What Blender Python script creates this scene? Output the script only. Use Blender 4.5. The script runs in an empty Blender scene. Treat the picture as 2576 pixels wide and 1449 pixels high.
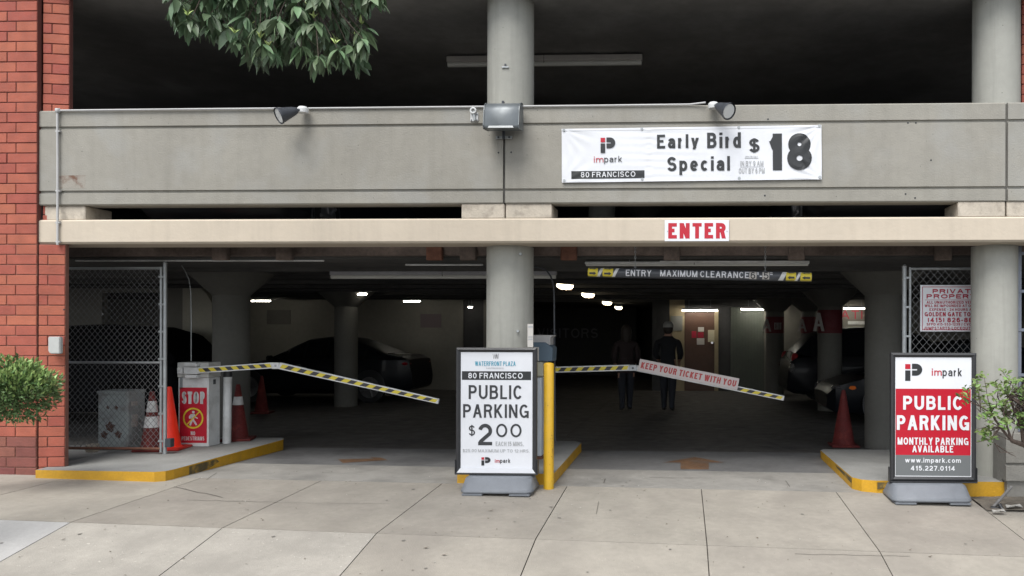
import bpy, bmesh, math, random
from math import sin, cos, pi, radians, atan2, sqrt
from mathutils import Vector, Matrix
random.seed(7)
sc = bpy.context.scene
COL = sc.collection
# ------------------------------------------------------------------ camera
TH, F, CX, CY, ROLL = 0.0375, 2000.0, 1638.0, 833.0, 0.002
CAM = Vector((0, -8.0, 1.57))
cd = bpy.data.cameras.new('camera'); cam = bpy.data.objects.new('camera', cd); COL.objects.link(cam)
cam.location = CAM
cam.rotation_euler = (Matrix.Rotation(TH, 3, 'Z') @ Matrix.Rotation(pi/2, 3, 'X') @ Matrix.Rotation(ROLL, 3, 'Z')).to_euler()
cd.sensor_width = 36; cd.sensor_fit = 'HORIZONTAL'; cd.lens = 36*F/2576
cd.shift_x = -(CX-1288)/2576; cd.shift_y = (CY-724.5)/2576
cd.clip_start = 0.05; cd.clip_end = 900
sc.camera = cam
# ------------------------------------------------------------------ world, sun, exposure
SUN_EL, SUN_AZ = 58, 200        # soft overcast light, high and a little to the left behind the viewer
w = bpy.data.worlds.new('World'); sc.world = w; w.use_nodes = True
nt = w.node_tree; nt.nodes.clear()
sky = nt.nodes.new('ShaderNodeTexSky'); sky.sky_type = 'NISHITA'; sky.sun_disc = False
sky.sun_elevation = radians(SUN_EL); sky.sun_rotation = radians(SUN_AZ)
hs = nt.nodes.new('ShaderNodeHueSaturation'); hs.inputs['Saturation'].default_value = 0.25
bg = nt.nodes.new('ShaderNodeBackground'); bg.inputs['Strength'].default_value = 0.11
ow = nt.nodes.new('ShaderNodeOutputWorld')
nt.links.new(sky.outputs[0], hs.inputs['Color']); nt.links.new(hs.outputs[0], bg.inputs[0]); nt.links.new(bg.outputs[0], ow.inputs[0])
sd = bpy.data.lights.new('sun', 'SUN'); sd.energy = 1.5; sd.angle = radians(35); sd.color = (1, .97, .92)
so = bpy.data.objects.new('sun', sd); COL.objects.link(so)
az = radians(SUN_AZ)
sundir = Vector((sin(az)*cos(radians(SUN_EL)), cos(az)*cos(radians(SUN_EL)), sin(radians(SUN_EL))))
so.rotation_euler = sundir.to_track_quat('Z', 'Y').to_euler()
so.location = (0, -20, 20)
sc.view_settings.view_transform = 'Standard'; sc.view_settings.look = 'None'
sc.view_settings.exposure = 1.32; sc.view_settings.gamma = 1; sc.view_settings.use_curve_mapping = False

# ------------------------------------------------------------------ measuring helpers: a sight line meets a plane
FW = Vector((-sin(TH), cos(TH), 0)); RT = Vector((cos(TH), sin(TH), 0))
def ray(px, py):
    dx, dy = px-CX, py-CY
    dy2 = dy - ROLL*dx; dx2 = dx + ROLL*dy
    return FW + RT*(dx2/F) + Vector((0, 0, -dy2/F))
def P(px, py, Y):
    r = ray(px, py); return CAM + r*((Y-CAM.y)/r.y)
def PZ(px, py, Z):
    r = ray(px, py); return CAM + r*((Z-CAM.z)/r.z)
def gz(X, Y):
    """height of the ground: level garage floor, pavement falling to the street, slope across"""
    e = -0.0125*(max(-8, min(6, X))+1.0)
    if Y >= 0: return e*max(0, 1-Y/3.0)
    c = -0.0118*(max(-8, min(6, X))+1.0)
    t = min(1, -Y/1.75)
    z = e + c*t - 0.046*min(-Y, 1.75)
    if Y < -1.75: z -= 0.19*min(-Y-1.75, 1.3)
    return z
def G(px, py, off=0.0):
    r = ray(px, py); t = 2.0
    lo, hi = 1.0, 60.0
    f = lambda t: (CAM+r*t).z - gz((CAM+r*t).x, (CAM+r*t).y) - off
    for _ in range(60):
        m = (lo+hi)/2
        if f(m) > 0: lo = m
        else: hi = m
    return CAM + r*lo

# ------------------------------------------------------------------ materials
MATS = {}
def s2l(c):
    return tuple(((x/255)/12.92 if x/255 <= .04045 else ((x/255+.055)/1.055)**2.4) for x in c)
def mat(name, col, rough=.7, metal=0, var=0.0, scale=3.0, bump=0.0, bscale=60, spots=0.0, streak=0.0, emit=None, estr=0,
        rnd=0.0, island=False, stain=None, coat=0, spec=.5, fleck=0.0, dirt=None):
    """a procedural surface: base colour, broad blotches, vertical water streaks, pores, flecks and fine relief"""
    if name in MATS: return MATS[name]
    m = bpy.data.materials.new(name); m.use_nodes = True; n = m.node_tree.nodes; L = m.node_tree.links
    b = n['Principled BSDF']; b.inputs['Roughness'].default_value = rough; b.inputs['Metallic'].default_value = metal
    b.inputs['Specular IOR Level'].default_value = spec; b.inputs['Coat Weight'].default_value = coat
    geo = n.new('ShaderNodeNewGeometry'); pos = geo.outputs['Position']
    rgb = n.new('ShaderNodeRGB'); rgb.outputs[0].default_value = (*col, 1); cur = rgb.outputs[0]
    def noise(sc_, det=4, vec=None, rgh=.55):
        t = n.new('ShaderNodeTexNoise'); t.inputs['Scale'].default_value = sc_; t.inputs['Detail'].default_value = det
        t.inputs['Roughness'].default_value = rgh
        L.new(vec or pos, t.inputs['Vector']); return t.outputs['Fac']
    def ramp(v, a, b_, lo, hi):
        r = n.new('ShaderNodeMapRange'); r.inputs['From Min'].default_value = a; r.inputs['From Max'].default_value = b_
        r.inputs['To Min'].default_value = lo; r.inputs['To Max'].default_value = hi; L.new(v, r.inputs['Value']); return r.outputs[0]
    def mul(c, v):
        x = n.new('ShaderNodeVectorMath'); x.operation = 'SCALE'; L.new(c, x.inputs[0]); L.new(v, x.inputs['Scale']); return x.outputs[0]
    def mixc(c, d, f):
        x = n.new('ShaderNodeMix'); x.data_type = 'RGBA'; L.new(f, x.inputs['Factor']); L.new(c, x.inputs['A'])
        x.inputs['B'].default_value = (*d, 1); return x.outputs['Result']
    if var:
        cur = mul(cur, ramp(noise(scale), .3, .7, 1-var, 1+var)); cur = mul(cur, ramp(noise(scale*9, 6), .3, .7, 1-var*.55, 1+var*.55))
    if rnd:
        if island: v = geo.outputs['Random Per Island']
        else:
            oi = n.new('ShaderNodeObjectInfo'); v = oi.outputs['Random']
        cur = mul(cur, ramp(v, 0, 1, 1-rnd, 1+rnd))
        h = n.new('ShaderNodeHueSaturation'); L.new(cur, h.inputs['Color']); L.new(ramp(v, 0, 1, .5-rnd*.06, .5+rnd*.06), h.inputs['Hue']); cur = h.outputs[0]
    if streak:
        mp = n.new('ShaderNodeMapping'); mp.inputs['Scale'].default_value = (6, 6, .35); L.new(pos, mp.inputs['Vector'])
        cur = mul(cur, ramp(noise(1.6, 5, mp.outputs[0]), .48, .75, 1, 1-streak))
    if spots:
        v = n.new('ShaderNodeTexVoronoi'); v.inputs['Scale'].default_value = 13; L.new(pos, v.inputs['Vector'])
        a = n.new('ShaderNodeMath'); a.operation = 'MULTIPLY'
        L.new(ramp(v.outputs['Distance'], .04, .085, 1, 0), a.inputs[0]); L.new(ramp(noise(5, 2), .52, .56, 0, spots), a.inputs[1])
        cur = mixc(cur, tuple(x*.25 for x in col), a.outputs[0])
    if fleck:
        cur = mixc(cur, tuple(min(1, x*1.9) for x in col), ramp(noise(38, 2), .68, .75, 0, fleck))
        cur = mixc(cur, tuple(x*.4 for x in col), ramp(noise(29, 3), .31, .25, 0, fleck))
    if stain:
        c2, amt, ss = stain
        cur = mixc(cur, c2, ramp(noise(ss, 5), .5, .66, 0, amt))
    if dirt:
        c2, amt, z0, z1 = dirt
        sx = n.new('ShaderNodeSeparateXYZ'); L.new(pos, sx.inputs[0])
        a = n.new('ShaderNodeMath'); a.operation = 'MULTIPLY'
        L.new(ramp(sx.outputs['Z'], z0, z1, 1, 0), a.inputs[0]); L.new(ramp(noise(7, 5), .4, .65, 0, amt), a.inputs[1])
        cur = mixc(cur, c2, a.outputs[0])
    L.new(cur, b.inputs['Base Color'])
    if rough > .2 and var:
        L.new(ramp(noise(scale*4), .3, .7, max(.05, rough-.12), min(1, rough+.12)), b.inputs['Roughness'])
    if bump:
        bp = n.new('ShaderNodeBump'); bp.inputs['Strength'].default_value = min(1, bump); bp.inputs['Distance'].default_value = .01
        L.new(noise(bscale, 6), bp.inputs['Height']); L.new(bp.outputs[0], b.inputs['Normal'])
    if emit:
        b.inputs['Emission Color'].default_value = (*emit, 1); b.inputs['Emission Strength'].default_value = estr
    MATS[name] = m; return m
CONC = mat('parapet_concrete', (.27, .258, .226), .85, var=.10, scale=1.1, bump=.35, spots=.8, streak=.08, fleck=.2, stain=((.30, .30, .285), .5, 1.6))
CONC_COL = mat('column_concrete', (.315, .315, .285), .8, var=.07, scale=1.5, bump=.2, spots=.8, streak=.22)
BEAM = mat('beam_paint', (.50, .435, .35), .7, var=.05, scale=1.2, bump=.2, bscale=25, streak=.08)
BLOCK = mat('block_plaster', (.46, .41, .34), .85, var=.12, scale=6, bump=.4, stain=((.2, .17, .14), .5, 9))
JOINT = mat('joint_sealant', (.15, .145, .135), .9, var=.15)
WALK = mat('pavement_concrete', (.275, .253, .218), .9, var=.12, scale=1.7, bump=.35, bscale=90, fleck=.25, rnd=.05, stain=((.22, .2, .175), .5, 1.3), spots=.35)
WALK_L = mat('pavement_concrete_pale', (.315, .296, .262), .9, var=.10, scale=3, bump=.35, bscale=90, fleck=.5, rnd=.05, stain=((.235, .22, .195), .6, 1.8), spots=.3)
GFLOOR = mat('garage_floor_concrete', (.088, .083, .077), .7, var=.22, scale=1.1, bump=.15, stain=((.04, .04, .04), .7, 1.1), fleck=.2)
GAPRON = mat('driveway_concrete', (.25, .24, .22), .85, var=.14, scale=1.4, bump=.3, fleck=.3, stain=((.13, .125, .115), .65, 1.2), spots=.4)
GAPDARK = mat('joint_dirt', (.085, .076, .064), .95)
YEL = mat('kerb_yellow_paint', (.50, .27, .010), .55, var=.12, scale=5, bump=.25, stain=((.33, .2, .03), .45, 4), fleck=.2)
YELPOST = mat('post_yellow_paint', (.62, .37, .02), .45, var=.05, scale=9, bump=.1, stain=((.5, .33, .05), .35, 7))
KTOP = mat('kerb_top_concrete', (.24, .24, .23), .85, var=.12, scale=3, bump=.3, fleck=.25)
BRICK = mat('red_brick', (.325, .090, .058), .85, var=.13, scale=7, bump=.35, bscale=70, rnd=.10, fleck=.12)
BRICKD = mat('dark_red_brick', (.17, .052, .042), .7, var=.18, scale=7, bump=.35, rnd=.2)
MORTAR = mat('mortar_red', (.12, .04, .032), .95, bump=.4)
MORTARL = mat('mortar_grey', (.19, .09, .068), .95, bump=.4, var=.2)
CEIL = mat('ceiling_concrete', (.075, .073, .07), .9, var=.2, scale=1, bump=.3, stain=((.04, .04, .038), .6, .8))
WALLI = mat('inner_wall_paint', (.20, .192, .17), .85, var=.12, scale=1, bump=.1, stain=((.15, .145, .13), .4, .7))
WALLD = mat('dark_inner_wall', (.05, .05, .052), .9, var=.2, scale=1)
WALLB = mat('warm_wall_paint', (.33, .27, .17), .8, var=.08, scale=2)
COLI = mat('inner_column_paint', (.11, .108, .097), .8, var=.1, scale=2)  # white columns darkened in colour to stand in for blocked daylight
LEDGE = mat('rough_ledge_concrete', (.13, .10, .085), .95, var=.35, scale=3, bump=.7, bscale=14)
GALV = mat('galvanised_steel', (.36, .38, .39), .5, metal=.6, var=.12, scale=14)
WIRE = mat('chain_link_wire', (.19, .195, .20), .5, metal=.3, var=.1)
RUST = mat('rusty_steel', (.16, .07, .045), .9, var=.3, scale=12, bump=.4)
WHITE = mat('white_paint', (.76, .76, .75), .5, var=.03, scale=5)
WHITED = mat('worn_white_paint', (.60, .61, .61), .5, var=.07, scale=8, stain=((.35, .35, .34), .5, 5))
SIGNW = mat('sign_white', (.66, .675, .71), .4, var=.03, scale=2)
INK = mat('ink_black', (.018, .02, .022), .45)
INKG = mat('ink_grey', (.030, .032, .036), .45)
INKM = mat('ink_pale_grey', (.36, .37, .38), .5)
INKB = mat('ink_blue', (.05, .30, .42), .45)
RED = mat('sign_red', (.42, .004, .020), .4)
REDD = mat('sign_deep_red', (.36, .010, .035), .5, var=.05)
SGREY = mat('sign_slate_grey', (.13, .14, .145), .45)
BLK = mat('black_frame', (.022, .023, .026), .4, var=.1, scale=20)
PLAST = mat('grey_plastic', (.155, .168, .188), .5, var=.06, scale=9, bump=.12, bscale=40)
CHAR = mat('charcoal_metal', (.05, .055, .065), .4, var=.08, scale=20)
FLOODM = mat('flood_housing_paint', (.13, .145, .155), .38, metal=.3, var=.05)
GLASS = mat('lamp_glass', (.62, .64, .64), .15, coat=.5)
CABG = mat('cabinet_grey_paint', (.33, .37, .37), .6, var=.06, scale=4, stain=((.13, .10, .09), .55, 7), bump=.1)
CABR = mat('cabinet_rust', (.10, .055, .045), .9, var=.3, scale=20)
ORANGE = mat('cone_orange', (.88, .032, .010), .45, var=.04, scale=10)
ORANGE_SHADE = mat('cone_orange_dirty', (.10, .008, .007), .75, var=.15, scale=12, stain=((.25, .04, .03), .5, 8))  # cone orange darkened: the garage shade is put into the colour
STY = mat('arm_yellow', (.62, .50, .04), .45, var=.06, scale=15)
STK = mat('arm_black', (.035, .032, .035), .45, var=.08, scale=15)
CAR = mat('car_paint_black', (.006, .007, .010), .42, coat=.08, spec=.2)
CARG = mat('car_window_glass', (.010, .012, .015), .12, spec=.25)
TYRE = mat('tyre_rubber', (.015, .015, .015), .9, spec=.15)
RIM = mat('wheel_rim', (.25, .25, .26), .35, metal=.8)
TAIL = mat('tail_light_red', (.22, .008, .012), .3, coat=.2)
CHROME = mat('lamp_chrome', (.6, .6, .62), .12, metal=.9)
AMBER = mat('amber_lens', (.7, .16, .03), .2, coat=1)
TUBE = mat('lit_tube', (.9, .9, .85), .4, emit=(1, .94, .80), estr=14)
TUBE2 = mat('lit_oval_lens', (.9, .88, .75), .35, emit=(1, .86, .58), estr=3.5)
TUBE3 = mat('dim_lit_lens', (.7, .7, .6), .35, emit=(1, .93, .72), estr=1.2)
DOORB = mat('brown_door_paint', (.085, .042, .027), .55, var=.08, scale=5)
PAPER = mat('paper', (.55, .50, .36), .8)
PAPERW = mat('paper_white', (.5, .48, .45), .8)
SHUT = mat('shutter_green_grey', (.11, .125, .105), .6, var=.1)
PAINTO = mat('floor_paint_orange', (.155, .085, .045), .7, var=.25, scale=5, stain=((.13, .10, .08), .75, 3.5))
SOIL = mat('soil', (.085, .065, .05), 1, var=.3, scale=12, bump=.9, bscale=30)
PLANT = mat('planter_concrete', (.20, .193, .175), .9, var=.12, scale=3, bump=.35, spots=.6, streak=.1)
BARK = mat('bark', (.075, .055, .045), .95, var=.25, scale=30, bump=.6)
LEAFT = mat('tree_leaf', (.12, .185, .095), .5, rnd=.35, var=.1, scale=20)
LEAFY = mat('young_tree_leaf', (.36, .46, .16), .5, rnd=.2)
LEAFTS = mat('tree_leaf_mass', (.095, .15, .08), .45, rnd=.35, island=True)
LEAFB = mat('bush_leaf', (.09, .15, .05), .5, rnd=.45, island=True)
LEAFR = mat('shrub_leaf', (.13, .20, .05), .5, rnd=.4)
LEAFRS = mat('shrub_leaf_mass', (.13, .21, .055), .5, rnd=.4, island=True)
ASPH = mat('asphalt', (.05, .05, .052), .9, var=.15, scale=4, bump=.5)
JACKET = mat('dark_jacket_cloth', (.005, .006, .009), .9)
TROUS = mat('dark_trouser_cloth', (.010, .012, .018), .9)
MAROON = mat('maroon_jacket_cloth', (.016, .009, .010), .9)
SKIN = mat('skin', (.30, .17, .12), .6)
SHOE = mat('black_shoe', (.02, .02, .02), .5)
HAIR = mat('dark_hair', (.02, .014, .012), .7)
CAPM = mat('white_cap_cloth', (.27, .27, .26), .8)
BLUEG = mat('blue_grey_hood', (.10, .145, .19), .45, var=.06)
BEIGEM = mat('beige_metal', (.42, .41, .32), .55, var=.06)

# ------------------------------------------------------------------ mesh builder
LOC = {}
class MB:
    def __init__(s): s.v = []; s.f = []; s.mi = []
    def add(s, vs, fs, mi=0):
        o = len(s.v); s.v += [Vector(v) for v in vs]; s.f += [tuple(i+o for i in f) for f in fs]; s.mi += [mi]*len(fs); return s
    def box(s, a, b, mi=0):
        x0, y0, z0 = a; x1, y1, z1 = b
        return s.add([(x0,y0,z0),(x1,y0,z0),(x1,y1,z0),(x0,y1,z0),(x0,y0,z1),(x1,y0,z1),(x1,y1,z1),(x0,y1,z1)],
            [(0,3,2,1),(4,5,6,7),(0,1,5,4),(1,2,6,5),(2,3,7,6),(3,0,4,7)], mi)
    def prism(s, pts, y0, y1, mi=0):
        """outline in X-Z (counter-clockwise seen from -Y) given depth in Y"""
        n = len(pts); A = sum(pts[i][0]*pts[(i+1)%n][1]-pts[(i+1)%n][0]*pts[i][1] for i in range(n))
        if A < 0: pts = pts[::-1]
        vs = [(x, y0, z) for x, z in pts]+[(x, y1, z) for x, z in pts]
        fs = [tuple(range(n)), tuple(range(2*n-1, n-1, -1))]+[(i, i+n, (i+1)%n+n, (i+1)%n) for i in range(n)]
        return s.add(vs, fs, mi)
    def extr_x(s, pts, x0, x1, mi=0):
        """outline in Y-Z swept along X"""
        n = len(pts); A = sum(pts[i][0]*pts[(i+1)%n][1]-pts[(i+1)%n][0]*pts[i][1] for i in range(n))
        if A < 0: pts = pts[::-1]
        vs = [(x0, y, z) for y, z in pts]+[(x1, y, z) for y, z in pts]
        fs = [tuple(range(n-1, -1, -1)), tuple(range(n, 2*n))]+[(i, (i+1)%n, (i+1)%n+n, i+n) for i in range(n)]
        return s.add(vs, fs, mi)
    def cyl(s, p0, p1, r0, r1=None, n=12, mi=0, caps=True):
        p0 = Vector(p0); p1 = Vector(p1); r1 = r0 if r1 is None else r1
        d = (p1-p0).normalized(); u = d.orthogonal().normalized(); v = d.cross(u)
        vs = [p0+(u*cos(2*pi*i/n)+v*sin(2*pi*i/n))*r0 for i in range(n)]+[p1+(u*cos(2*pi*i/n)+v*sin(2*pi*i/n))*r1 for i in range(n)]
        fs = [(i, (i+1)%n, (i+1)%n+n, i+n) for i in range(n)]
        if caps: fs += [tuple(range(n-1, -1, -1)), tuple(range(n, 2*n))]
        return s.add(vs, fs, mi)
    def lathe(s, prof, c, n=24, mi=0, axis='Z'):
        c = Vector(c); vs = []; fs = []
        for r, h in prof:
            for i in range(n):
                a = 2*pi*i/n
                vs.append(c+(Vector((r*cos(a), r*sin(a), h)) if axis == 'Z' else Vector((r*cos(a), h, r*sin(a)))))
        for k in range(len(prof)-1):
            for i in range(n):
                q = (k*n+i, k*n+(i+1)%n, (k+1)*n+(i+1)%n, (k+1)*n+i)
                fs.append(q if axis == 'Z' else q[::-1])
        m = len(prof)-1
        fs += [tuple(range(n-1, -1, -1)), tuple(range(m*n, m*n+n))] if axis == 'Z' else [tuple(range(n)), tuple(range(m*n+n-1, m*n-1, -1))]
        return s.add(vs, fs, mi)
    def tube(s, path, r, n=8, mi=0):
        path = [Vector(p) for p in path]; rs = r if isinstance(r, (list, tuple)) else [r]*len(path)
        vs = []; u = None
        for k, p in enumerate(path):
            d = (path[min(k+1, len(path)-1)]-path[max(k-1, 0)]).normalized()
            u = d.orthogonal().normalized() if u is None else (u-d*u.dot(d)).normalized()
            v = d.cross(u)
            vs += [p+(u*cos(2*pi*i/n)+v*sin(2*pi*i/n))*rs[k] for i in range(n)]
        fs = [(k*n+i, k*n+(i+1)%n, (k+1)*n+(i+1)%n, (k+1)*n+i) for k in range(len(path)-1) for i in range(n)]
        fs += [tuple(range(n-1, -1, -1)), tuple(range((len(path)-1)*n, len(path)*n))]
        return s.add(vs, fs, mi)
    def build(s, name, m, parent=None, bevel=0, smooth=False, sharp=40, label=None, seg=1, local=False, kind=None):
        o0 = Vector((0, 0, 0)) if local or parent is None else LOC[parent.name]
        me = bpy.data.meshes.new(name)
        me.from_pydata([tuple(v-o0) for v in s.v], [], s.f)
        for x in (m if isinstance(m, (list, tuple)) else [m]): me.materials.append(x)
        me.polygons.foreach_set('material_index', s.mi)
        if bevel:
            bm = bmesh.new(); bm.from_mesh(me)
            bmesh.ops.bevel(bm, geom=[e for e in bm.edges if len(e.link_faces) == 2 and e.calc_face_angle(0) > .5], offset=bevel, segments=seg, affect='EDGES', clamp_overlap=True)
            bm.to_mesh(me); bm.free()
        if smooth:
            me.polygons.foreach_set('use_smooth', [True]*len(me.polygons)); me.set_sharp_from_angle(angle=radians(sharp))
        me.update()
        o = bpy.data.objects.new(name, me); COL.objects.link(o)
        if parent: o.parent = parent; LOC[o.name] = o0
        else: LOC[o.name] = Vector((0, 0, 0))
        if label: o['label'] = label
        if kind: o['kind'] = kind
        return o
def tag(o, label, cat, group=None):
    o['label'] = label; o['category'] = cat
    if group: o['group'] = group
    return o
def thing(name, label, cat, loc=(0, 0, 0), group=None):
    o = bpy.data.objects.new(name, None); COL.objects.link(o); o.location = loc; o.empty_display_size = .1
    LOC[o.name] = Vector(loc); return tag(o, label, cat, group)
def copy_tree(o, parent=None):
    c = o.copy(); COL.objects.link(c); LOC[c.name] = LOC.get(o.name, Vector((0, 0, 0)))
    if parent: c.parent = parent
    for ch in [x for x in bpy.data.objects if x.parent == o]: copy_tree(ch, c)
    return c
def copied(o, label, loc, rotz=None, group=None, scale=None):
    c = copy_tree(o); c.location = loc; c['label'] = label
    if rotz is not None: c.rotation_euler = (0, 0, rotz)
    if group: c['group'] = group
    if scale: c.scale = (scale,)*3
    return c
def pbox(px0, py0, px1, py1, Y, th=.01, front=0.0):
    """box whose front face covers a measured rectangle at depth Y"""
    a = P((px0+px1)/2, py1, Y); b = P((px0+px1)/2, py0, Y); l = P(px0, (py0+py1)/2, Y); r = P(px1, (py0+py1)/2, Y)
    return MB().box((l.x, Y-front, a.z), (r.x, Y+th, b.z))
# ---- own sans-serif lettering: every glyph is a set of even strokes with square ends
def _a(cx, cy, rx, ry, a0, a1, n=None):
    n = n or max(4, int(abs(a1-a0)/14)); return [(cx+rx*cos(radians(a0+(a1-a0)*i/n)), cy+ry*sin(radians(a0+(a1-a0)*i/n))) for i in range(n+1)]
def _cl(cx, cy, rx, ry): return _a(cx, cy, rx, ry, 0, 360, 26)[:-1]+[(cx+rx, cy)]
V0 = ('D', 0, 0, 0, 1); V1 = ('D', 1, 0, 1, 1)
def _g():
    g = {}
    g['A'] = (.74, [('D', 0, 0, .5, 1), ('D', 1, 0, .5, 1), ('H', .22, .78, .30)])
    g['B'] = (.68, [V0, ('P', [(0, 1), (.55, 1)]+_a(.55, .765, .38, .235, 85, -85)+[(0, .53)]), ('P', [(0, .53), (.55, .53)]+_a(.55, .265, .45, .265, 85, -85)+[(0, 0)])])
    g['C'] = (.72, [('P', _a(.5, .5, .5, .5, 38, 322))]); g['D'] = (.70, [V0, ('P', [(0, 1), (.42, 1)]+_a(.42, .5, .58, .5, 85, -85)+[(.42, 0), (0, 0)])])
    g['E'] = (.60, [V0, ('H', 0, 1, 1), ('H', 0, .93, .53), ('H', 0, 1, 0)]); g['F'] = (.56, [V0, ('H', 0, 1, 1), ('H', 0, .9, .5)])
    g['G'] = (.76, [('P', _a(.5, .5, .5, .5, 42, 318)), ('H', .55, 1, .44), ('D', 1, 0, 1, .5)])
    g['H'] = (.70, [V0, V1, ('H', 0, 1, .52)]); g['I'] = (0, [('D', .5, 0, .5, 1)]); g['J'] = (.52, [('D', 1, .3, 1, 1), ('P', _a(.5, .3, .5, .3, 0, -180))])
    g['K'] = (.70, [V0, ('D', .02, .32, .92, 1), ('D', .32, .55, .96, 0)]); g['L'] = (.54, [V0, ('H', 0, 1, 0)])
    g['M'] = (.82, [V0, V1, ('D', .0, 1, .5, 0), ('D', .5, 0, 1, 1)]); g['N'] = (.70, [V0, V1, ('D', 0, 1, 1, 0)])
    g['O'] = (.78, [('P', _cl(.5, .5, .5, .5))]); g['P'] = (.65, [V0, ('P', [(0, 1), (.55, 1)]+_a(.55, .74, .45, .26, 85, -85)+[(.55, .48), (0, .48)])])
    g['R'] = (.69, [V0, ('P', [(0, 1), (.55, 1)]+_a(.55, .76, .42, .24, 85, -85)+[(.55, .52), (0, .52)]), ('D', .70, .50, .98, 0)])
    g['S'] = (.66, [('P', _a(.5, .755, .46, .245, 20, 262)+_a(.5, .265, .5, .265, 82, -160))]); g['T'] = (.64, [('H', 0, 1, 1), ('D', .5, 0, .5, 1)])
    g['U'] = (.70, [('D', 0, .34, 0, 1), ('D', 1, .34, 1, 1), ('P', [(0, .36)]+_a(.5, .34, .5, .34, 180, 360)+[(1, .36)])])
    g['V'] = (.70, [('D', 0, 1, .5, 0), ('D', 1, 1, .5, 0)]); g['W'] = (1.02, [('D', 0, 1, .25, 0), ('D', .25, 0, .5, 1), ('D', .5, 1, .75, 0), ('D', .75, 0, 1, 1)])
    g['X'] = (.68, [('D', 0, 0, 1, 1), ('D', 0, 1, 1, 0)]); g['Y'] = (.70, [('D', 0, 1, .5, .42), ('D', 1, 1, .5, .42), ('D', .5, 0, .5, .5)]); g['Z'] = (.62, [('H', 0, 1, 1), ('H', 0, 1, 0), ('D', .03, .03, .97, .97)])
    g['0'] = (.60, [('P', _cl(.5, .5, .5, .5))]); g['1'] = (.36, [V1, ('P', [(0, .74), (.45, .78), (.9, .97)])])
    g['2'] = (.58, [('P', _a(.5, .70, .5, .30, 168, -30)+[(.05, .10), (0, .0)]), ('H', 0, 1, 0)])
    g['3'] = (.58, [('P', _a(.5, .765, .44, .235, 160, -80)), ('P', _a(.5, .265, .5, .265, 80, -160)), ('H', .35, .6, .53)])
    g['4'] = (.62, [('D', .76, 0, .76, 1), ('H', 0, 1, .24), ('D', .02, .26, .74, .98)]); g['5'] = (.58, [('H', .16, .94, 1), ('D', .12, .46, .18, 1), ('P', _a(.5, .32, .5, .32, 140, -155))])
    g['6'] = (.60, [('P', _cl(.5, .31, .5, .31)), ('P', [(0, .32), (.02, .6)]+_a(.52, .62, .5, .38, 165, 40))]); g['7'] = (.56, [('H', 0, 1, 1), ('D', .3, 0, .97, .97)])
    g['8'] = (.60, [('P', _cl(.5, .765, .43, .235)), ('P', _cl(.5, .265, .5, .265))]); g['9'] = (.60, [('P', _cl(.5, .69, .5, .31)), ('P', [(1, .68), (.98, .4)]+_a(.48, .38, .5, .38, -15, -140))])
    g['$'] = (.60, g['S'][1]+[('D', .5, -.14, .5, 1.14)])
    g['('] = (.24, [('P', _a(1, .5, .9, .68, 125, 235))]); g[')'] = (.24, [('P', _a(0, .5, .9, .68, 55, -55))]); g['/'] = (.34, [('D', 0, 0, 1, 1)])
    g['-'] = (.30, [('H', 0, 1, .40)]); g["'"] = (0, [('D', .5, .70, .5, 1)]); g['"'] = (.30, [('D', 0, .66, 0, 1), ('D', 1, .66, 1, 1)]); g['.'] = (0, [('dot', 0)])
    X = .73
    low = {'a': (.54, [('D', 1, 0, 1, .7), ('P', _a(.5, .68, .5, .32, 160, 0)+[(1, .6)]), ('P', [(1, .58), (.6, .56)]+_a(.42, .29, .42, .29, 95, 265)+[(.62, .02), (1, .26)])]),
        'c': (.52, [('P', _a(.5, .5, .5, .5, 42, 318))]), 'd': (.56, [('P', _cl(.5, .5, .5, .5)), ('abs', 1, 0, 1)]), 'p': (.56, [('P', _cl(.5, .5, .5, .5)), ('abs', 0, -.27, X)]),
        'e': (.54, [('P', _a(.5, .5, .5, .5, -4, -322) if False else _a(.5, .5, .5, .5, 0, 318)), ('H', 0.02, .98, .5)]), 'o': (.56, [('P', _cl(.5, .5, .5, .5))]),
        'r': (.36, [V0, ('P', _a(1.0, .45, 1.0, .55, 175, 92))]), 'n': (.54, [V0, ('D', 1, 0, 1, .65), ('P', [(0, .6)]+_a(.5, .62, .5, .38, 165, 0)+[(1, .55)])]),
        'm': (.86, [V0, ('D', .5, 0, .5, .7), ('D', 1, 0, 1, .7), ('P', [(0, .6)]+_a(.25, .68, .25, .32, 165, 0)+[(.5, .6)]), ('P', [(.5, .6)]+_a(.75, .68, .25, .32, 165, 0)+[(1, .6)])]),
        'w': (.80, [('D', 0, 1, .25, 0), ('D', .25, 0, .5, 1), ('D', .5, 1, .75, 0), ('D', .75, 0, 1, 1)]), 'y': (.56, [('D', 0, 1, .5, 0), ('D', .28, -.36, 1, 1)]),
        'k': (.52, [('abs', 0, 0, 1), ('D', .04, .30, .9, 1), ('D', .34, .55, .95, 0)]), 'i': (0, [('D', .5, 0, .5, 1), ('abs', .5, .84, 1)]), 'l': (0, [('abs', .5, 0, 1)])}
    for k, v in low.items(): g[k] = (v[0], v[1], X)
    return g
GL = _g()
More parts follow.
